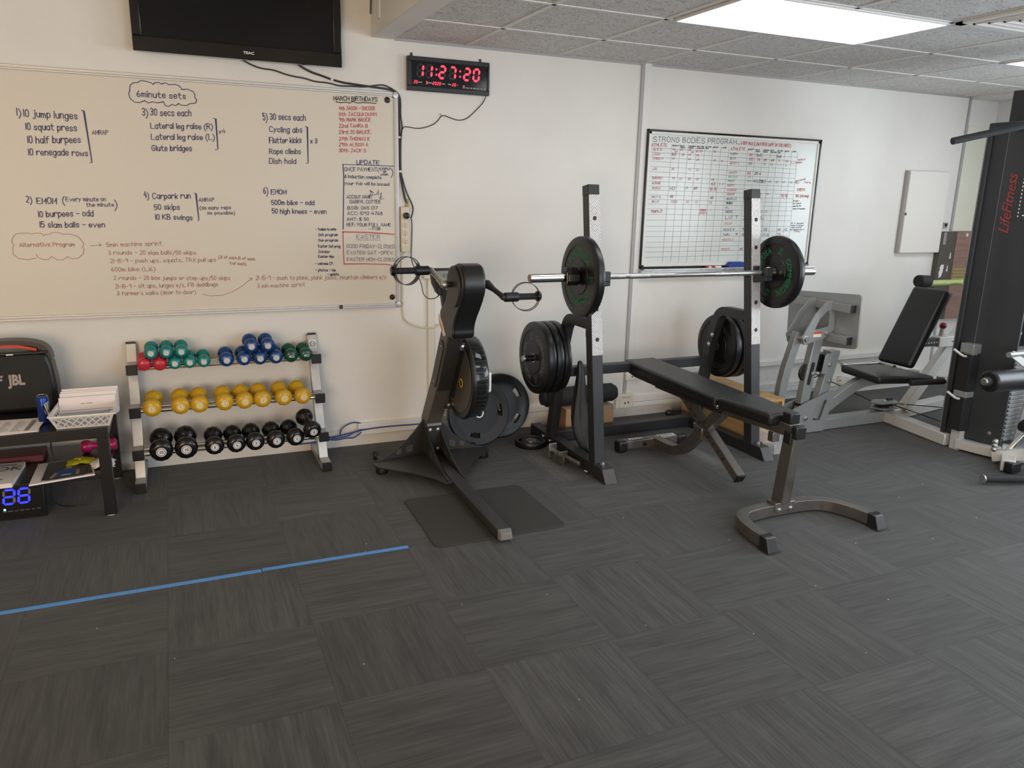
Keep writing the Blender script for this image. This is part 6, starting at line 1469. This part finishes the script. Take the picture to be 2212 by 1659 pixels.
c = MB()
for yy in (FYc-.052, FYc+.028): c.prism([(4.07,.425),(4.125,.415),(4.160,.535),(4.150,.560),(4.105,.565),(4.09,.555)], yy, yy+.008, Matrix(((1,0,0,0),(0,0,1,0),(0,1,0,0),(0,0,0,1))))
pb_ = c.build('pulley_bracket', 'gym_silver', t, bevel=.002); MB().lathe([(.0001,-.012),(.062,-.012),(.056,0),(.062,.012),(.0001,.012)], Matrix.Translation((4.095, FYc, .49)) @ Matrix.Rotation(PI/2,4,'X'), 32).build('cable_pulley', 'black_plastic', pb_)
MB().bolt((4.135, FYc-.052, .485), (0,-1,0), .014, .010).build('bracket_bolt', 'steel', pb_)
MB().bolt((4.170, FYc-.032, .360), (0,-1,0), .014, .010).build('lever_bolt', 'steel', tall)
MB().tube([(4.02,FYc,.375),(4.13,FYc-.01,.41)], .0035, 8).build('steel_cable', 'black_matte', t)
# foot plate carrier: two side plates, cross bars and the plate itself
po = [(3.850,.690),(3.875,.640),(4.045,.678),(4.128,.735),(4.110,.880),(4.082,.935),(4.040,.935),(3.945,.845)]
pi_ = [(3.955,.745),(3.962,.742),(4.02,.748),(4.075,.760),(4.072,.845),(4.060,.868),(4.045,.862),(3.99,.815)]
for y in (3.905, 4.055):
    cp = holed_plate('carrier_plate', po, pi_, y, y+.009, 'gym_silver')
    if y < 4:
        MB().box(3.945, 4.015, y-.0016, y, .690, .726).build('warning_sticker', 'paper', cp); MB().box(3.945, 4.015, y-.0022, y-.0010, .711, .727).build('warning_band', 'warn_orange', cp, label='orange band of the warning sticker')
        for x, z in ((3.885,.680), (4.060,.715)): MB().bolt((x, y, z), (0,-1,0), .018, .012).build('carrier_bolt', 'steel', cp)
for y in (3.93,): MB().cyl((3.885,3.89,.680), (3.885,4.08,.680), .016, n=16).build('pivot_pin', 'steel', t)
MB().box(4.082, 4.128, 3.745, 4.30, .870, .925).build('plate_bar', 'gym_silver', t, bevel=.003); MB().box(4.082, 4.128, 3.745, 4.22, .655, .712).build('plate_bar', 'gym_silver', t, bevel=.003)
for z in (.8975, .6835): MB().box(4.083, 4.127, 3.741, 3.746, z-.026, z+.026).build('bar_cap', 'black_plastic', t)
rr = .03; fpn = []
for yy, zz, a0 in ((3.70+rr,.630+rr,PI), (4.345-rr,.565+rr,1.5*PI), (4.365-rr,.955-rr,0), (3.71+rr,.995-rr,PI/2)): fpn += [(yy+rr*math.cos(a0+PI/2*i/5), zz+rr*math.sin(a0+PI/2*i/5)) for i in range(6)]
MB().prism(fpn, 4.130, 4.142, YZX).build('foot_plate', 'gym_silver', t, bevel=.002, label='large grey foot plate'); MB().prism([((y-4.03)*.97+4.03, (z-.79)*.97+.79) for y, z in fpn], 4.142, 4.150, YZX).build('foot_plate_tread', 'rubber', t)
# seat
MB().sweep(chaikin([(4.16,FYc,.14),(4.26,FYc,.205),(4.44,FYc-.02,.320),(4.56,FYc-.04,.350),(5.02,FYc-.04,.345)], 2), .06, .075, (0,1,0)).build('seat_beam', 'gym_silver', t, bevel=.004)
def gpad(name, b, tp, bev=.022): return MB().hexa(b, tp).build(name, 'leather', t, bevel=bev, seg=5)
gpad('seat_pad', [(4.375,3.70,.372),(4.93,3.70,.335),(4.93,4.09,.335),(4.43,4.09,.372)], [(4.372,3.695,.425),(4.93,3.695,.392),(4.93,4.095,.392),(4.428,4.095,.432)])
B_ = [(4.640,3.695,.478),(4.705,3.695,.455),(4.705,3.975,.455),(4.640,3.975,.478)]; T2 = [(4.915,3.695,1.012),(4.985,3.695,.985),(4.985,3.975,.985),(4.915,3.975,1.012)]
gpad('back_pad', B_, T2, .026)
MB().hexa([(4.70,3.72,.47),(4.72,3.72,.465),(4.72,3.95,.465),(4.70,3.95,.47)], [(4.985,3.72,.98),(5.005,3.72,.975),(5.005,3.95,.975),(4.985,3.95,.98)]).build('back_board', 'black_plastic', t)
MB().sweep([(4.97,3.955,.07),(5.47,3.955,.665)], .060, .085, (0,1,0)).build('back_post', 'gym_white', t, bevel=.005)
MB().box(4.93, 5.22, 3.90, 3.955, .560, .615).build('adjuster_rail', 'gym_black', t, bevel=.003); rl_ = MB()
for i in range(8): rl_.lathe([(.0001,0),(.006,0),(.006,.001),(.0001,.001)], Matrix.Translation((4.99+.028*i, 3.8992, .588)) @ Matrix.Rotation(PI/2,4,'X'), 10)
rl_.build('adjuster_hole', 'gym_white', t)
MB().box(5.17, 5.75, 3.885, 3.965, .550, .628).build('rail_sleeve', 'gym_white', t, bevel=.004)
MB().box(5.30, 5.43, 3.8835, 3.8855, .585, .593).build('sleeve_slot', 'black_matte', t)
kb = MB().cyl((5.225,3.925,.628), (5.230,3.925,.688), .017, .015, 16).build('pop_pin', 'gym_silver', t); MB().sphere((5.232,3.925,.705), .026).build('pin_knob', 'knob_red', kb, label='dark red ball knob')
hg = MB().tube(chaikin([(4.90,3.66,.392),(4.95,3.62,.388),(4.945,3.575,.385),(4.85,3.575,.388),(4.60,3.575,.395)], 2), .0155, 14).build('side_handle', 'steel', t); MB().cyl((4.54,3.580,.400), (4.86,3.575,.388), .0205, n=18).build('handle_grip', 'foam_black', hg, bevel=.006)
MB().tube(chaikin([(4.90,4.02,.392),(4.95,4.16,.388),(4.945,4.20,.385),(4.85,4.20,.388),(4.56,4.20,.395)], 2), .0155, 14).build('side_handle', 'steel', t)
# head rest end, press arm pieces behind the seat
MB().cyl((4.99,4.00,1.035), (5.10,4.00,1.030), .045, n=24).build('arm_pad', 'foam_black', t, bevel=.008)
MB().cyl((5.05,4.05,1.010), (5.62,4.00,1.015), .022, n=18).build('press_bar', 'lime', t, label='pale green press bar')
MB().sweep([(5.42,3.92,1.00),(5.60,3.90,.90),(5.62,3.90,.62)], .05, .06, (0,1,0)).build('press_arm', 'gym_silver', t, bevel=.004)
# corner pulley
for z in (.102, .140): MB().prism([(4.675,4.00),(4.70,3.925),(4.86,3.905),(4.90,3.96),(4.885,4.02),(4.76,4.05)], z, z+.008).build('pulley_plate', 'gym_silver', t, bevel=.002)
MB().lathe([(.0001,0),(.066,0),(.058,.012),(.066,.024),(.0001,.024)], Matrix.Translation((4.79,3.975,.112)), 32).build('corner_pulley', 'black_plastic', t)
MB().bolt((4.79,3.97,.148), (0,0,1), .016, .010).build('pulley_bolt', 'steel', t); MB().box(4.84,4.89,3.985,4.005,.148,.160).build('pulley_tab', 'gym_black', t)
MB().box(4.76, 4.83, 3.94, 4.00, .085, .103).build('pulley_mount', 'gym_silver', t)
for a, b in (((4.05,FYc,.42),(4.76,4.03,.124)), ((4.85,3.95,.124),(4.86,3.45,.10)), ((4.85,4.0,.124),(5.5,3.6,.10))): MB().tube([a,b], .0035, 8).build('steel_cable', 'black_matte', t)
# tower: curved shroud
def wall(name, pts, z0, z1, th, m, **kw):
    k = MB(); n = len(pts); P = [V((*p,0)) for p in pts]; o = []
    for i, p in enumerate(P):
        d = (P[min(i+1,n-1)] - P[max(i-1,0)]).normalized(); o.append(p + V((-d.y, d.x, 0))*th)      # thickness to the left of travel
    k.add([p+V((0,0,z0)) for p in P]+[p+V((0,0,z0)) for p in o]+[p+V((0,0,z1)) for p in P]+[p+V((0,0,z1)) for p in o],
        [(i,i+1,2*n+i+1,2*n+i) for i in range(n-1)] + [(n+i+1,n+i,3*n+i,3*n+i+1) for i in range(n-1)] + [(2*n+i,2*n+i+1,3*n+i+1,3*n+i) for i in range(n-1)] + [(i+1,i,n+i,n+i+1) for i in range(n-1)] + [(0,2*n,3*n,n),(n-1,2*n-1,4*n-1,3*n-1)])
    return k.build(name, m, t, **kw)
TW = 2.03
sh = [tuple(q) for q in chaikin([(4.712,3.390),(4.716,3.300),(4.727,3.270),(4.742,3.175),(4.758,3.115),(4.772,3.055)], 2)]
wall('shroud', sh, .088, TW, .018, 'gym_black', ang=50)
wall('rear_shroud', [(5.40,3.425),(4.98,3.425),(4.72,3.415)], .08, TW, .02, 'gym_black')
MB().box(4.694, 4.722, 3.392, 3.425, .085, TW).build('shroud_corner', 'gym_black', t, bevel=.006)
MB().box(4.698, 4.712, 3.424, 3.432, .12, TW).build('edge_strip', 'gym_silver', t)
wall('outer_shroud', [(5.36,3.04),(5.42,3.2),(5.40,3.43)], .08, TW, .018, 'gym_black')
MB().box(4.70, 5.42, 3.05, 3.43, TW, TW+.05).build('top_cover', 'gym_black', t, bevel=.01)
sb = MB().bolt((4.757, 3.125, .155), (-1,-.3,0), .013, .004).build('shroud_screw', 'steel', t)
for i in (1,): MB().tube([(sh[6][0]-.0005, sh[6][1], .10), (sh[6][0]-.0005, sh[6][1], TW)], .0018, 6).build('shroud_seam', 'plate_grey', t)
# front corner post with two cushions
MB().box(4.682, 4.735, 3.270, 3.335, 0, .715).build('corner_post', 'gym_white', t, bevel=.003)
for z0, z1 in ((.135,.365), (.405,.645)): MB().hexa([(4.660,3.262,z0),(4.728,3.250,z0),(4.730,3.345,z0),(4.660,3.345,z0)], [(4.660,3.262,z1),(4.728,3.250,z1),(4.730,3.345,z1),(4.660,3.345,z1)]).build('post_cushion', 'foam_black', t, bevel=.006)
for z in (.372, .655):
    k = MB().tube(chaikin([(4.668,3.300,z-.022),(4.640,3.305,z-.020),(4.615,3.330,z+.004),(4.596,3.345,z+.022)], 2), .0085, 12).build('accessory_hook', 'gym_white', t)
    MB().box(4.655, 4.733, 3.255, 3.345, z-.008 if z < .5 else z, z+.032 if z < .5 else z+.062).build('hook_bracket', 'gym_silver', t, bevel=.003)
bc = [tuple(q) for q in chaikin([(4.715,3.295,.045),(4.735,3.18,.045),(4.765,3.07,.045),(4.815,2.975,.045),(4.88,2.93,.045)], 3)]
MB().sweep(bc, .060, .085, (0,0,1)).build('base_curve', 'gym_white', t, bevel=.006)
MB().box(4.76, 5.36, 2.99, 3.40, .004, .060).build('tower_base', 'gym_silver', t, bevel=.004)
# lettering up the shroud
E1 = V((0,0,1)); f0, f1 = V((4.7285,3.262,0)), V((4.7415,3.178,0)); dn = (f1-f0).normalized(); nr = V((dn.y,-dn.x,0)); nr = nr if nr.x < 0 else -nr
lg = MB(); letter(lg, 'LifeFitness', .085, f0*.45 + f1*.55 + V((0,0,1.60)) + nr*.003, E1, -dn, .012, 1.0, .35, width=.36); lg.build('brand_letters', 'logo_red', t, smooth=False, label='dark red lettering running up the black shroud')
# exercise placard
q0 = V((4.7435,3.168,0)); q1 = V((4.765,3.088,0)); n2 = nr*.004
pc = MB().add([q0+n2+V((0,0,1.50)), q1+n2+V((0,0,1.50)), q1+n2+V((0,0,1.80)), q0+n2+V((0,0,1.80))], [(0,1,2,3)]).build('exercise_placard', 'gym_black', t, smooth=False); k = MB(); k2 = MB()
def onp(u, v): return q0*(1-u) + q1*u + n2*1.4 + V((0,0,1.50+v))
for v in (.015, .155):
    k.add([onp(.25,v+.10), onp(.55,v+.10), onp(.55,v+.115), onp(.25,v+.115)], [(0,1,2,3)]); k.add([onp(.18,v+.012), onp(.75,v+.012), onp(.75,v+.02), onp(.18,v+.02)], [(0,1,2,3)])
    k2.add([onp(.35,v+.035), onp(.65,v+.035), onp(.80,v+.06), onp(.72,v+.095), onp(.55,v+.08), onp(.42,v+.06)], [(0,1,2,3,4,5)])
for i in range(12): k.add([onp(-.12,.02+.022*i), onp(-.04,.02+.022*i), onp(-.04,.03+.022*i), onp(-.12,.03+.022*i)], [(0,1,2,3)])
k.build('placard_print', 'decal_white', pc, smooth=False); k2.build('placard_figure', 'photo_tan', pc, smooth=False)
# weight stack
for i in range(21):
    z = .682 - .0277*i; p_ = MB(); p_.box(4.795, 5.15, 3.085, 3.20, z-.0245, z)
    w_p = p_.build('stack_plate', 'gym_silver', t, bevel=.002)
    MB().box(4.778, 4.797, 3.083, 3.0855, z-.0245, z-.002).build('number_tab', 'black_plastic', w_p)
    letter(MB(), str(i+1), .016, (4.7875, 3.0825, z-.0185), (1,0,0), (0,0,1), .02, .9).build('plate_number', 'decal_white', w_p, smooth=False)
    MB().lathe([(.0001,0),(.008,0),(.008,.001),(.0001,.001)], Matrix.Translation((4.835, 3.0848, z-.014)) @ Matrix.Rotation(PI/2,4,'X'), 12).build('pin_hole', 'black_matte', w_p)
MB().cyl((4.86,3.12,.684), (4.865,3.12,.80), .012, n=14).build('selector_stem', 'steel', t); MB().cyl((4.865,3.12,.80), (4.865,3.12,.815), .016, n=14).build('stem_cap', 'steel', t)
MB().box(4.80,5.15,3.09,3.20,.684,.700).build('stack_top_plate', 'gym_silver', t, bevel=.003)
for x in (4.90, 5.08): MB().cyl((x,3.15,.06), (x,3.15,TW), .011, n=14).build('guide_rod', 'chrome', t)
MB().sweep([(4.915,3.06,.05),(4.985,3.03,.66)], .012, .055, (0,1,0)).build('stack_guard', 'gym_silver', t, bevel=.003)
# leg extension rollers and foot end, running out of the picture
RY_, RZ_ = 2.90, .585
MB().cyl((4.325,RY_,RZ_), (4.86,RY_,RZ_-.015), .064, n=36).build('leg_roller', 'leather', t, bevel=.014, seg=4); MB().cyl((4.295,RY_,RZ_), (4.330,RY_,RZ_), .028, n=24).build('roller_hub', 'gym_black', t, bevel=.005); MB().cyl((4.283,RY_,RZ_+.001), (4.297,RY_,RZ_+.001), .022, n=20).build('roller_cap', 'steel', t, bevel=.004)
MB().sweep([(4.60,2.97,.72),(4.70,2.96,.66),(4.82,2.95,.60)], .012, .04, (0,1,0)).build('roller_bracket', 'gym_white', t, bevel=.002); MB().cyl((4.57,2.97,.715), (4.86,2.97,.715), .017, n=16).build('roller_axle', 'gym_silver', t)
MB().beam((4.58,2.86,.043), (4.90,3.08,.043), .075, .075).build('front_beam', 'gym_white', t, bevel=.005)
MB().box(4.555, 4.64, 2.815, 2.870, .012, .072).build('beam_cap', 'black_plastic', t, bevel=.005)
MB().beam((4.66,3.02,.05), (4.82,2.66,.16), .05, .07).build('pivot_arm', 'gym_white', t, bevel=.004)
for z in (.10, .125, .15): MB().sphere((4.64,3.0,z), .018, 14).build('adjuster_ball', 'steel', t)
MB().sweep([(4.70,2.96,.08),(4.84,2.90,.30)], .03, .03, (0,1,0)).build('pivot_rod', 'chrome', t, bevel=.006)
MB().cyl((4.700,2.90,.285), (4.90,2.78,.18), .040, n=24).build('ankle_pad', 'leather', t, bevel=.012, seg=3)
MB().cyl((4.243,2.775,.036), (4.66,2.63,.030), .0235, n=24).build('floor_grip', 'foam_black', t, bevel=.004); MB().cyl((4.236,2.777,.036), (4.244,2.775,.036), .025, n=24).build('grip_end', 'steel', t)
MB().beam((4.62,2.64,.03), (4.80,2.86,.05), .03, .03).build('grip_arm', 'gym_white', t)
# lat bar hanging from the tower arm
MB().box(4.86, 4.94, 2.50, 3.10, 2.20, 2.28).build('top_arm', 'gym_black', t, bevel=.006); MB().box(4.86, 4.94, 3.05, 3.42, TW+.04, 2.28).build('arm_riser', 'gym_black', t, bevel=.006)
lb_ = MB().tube(chaikin([(3.925,3.06,1.920),(4.22,2.99,1.988),(4.42,2.93,2.035),(4.60,2.88,2.06),(4.90,2.80,2.065),(5.20,2.72,2.06),(5.50,2.64,1.99),(5.70,2.58,1.93)], 2), .019, 16).build('lat_bar', 'foam_black', t)
MB().tube([(4.90,2.80,2.07),(4.90,2.80,2.21)], .006, 8).build('lat_cable', 'black_matte', t)

bpy.context.view_layer.update()
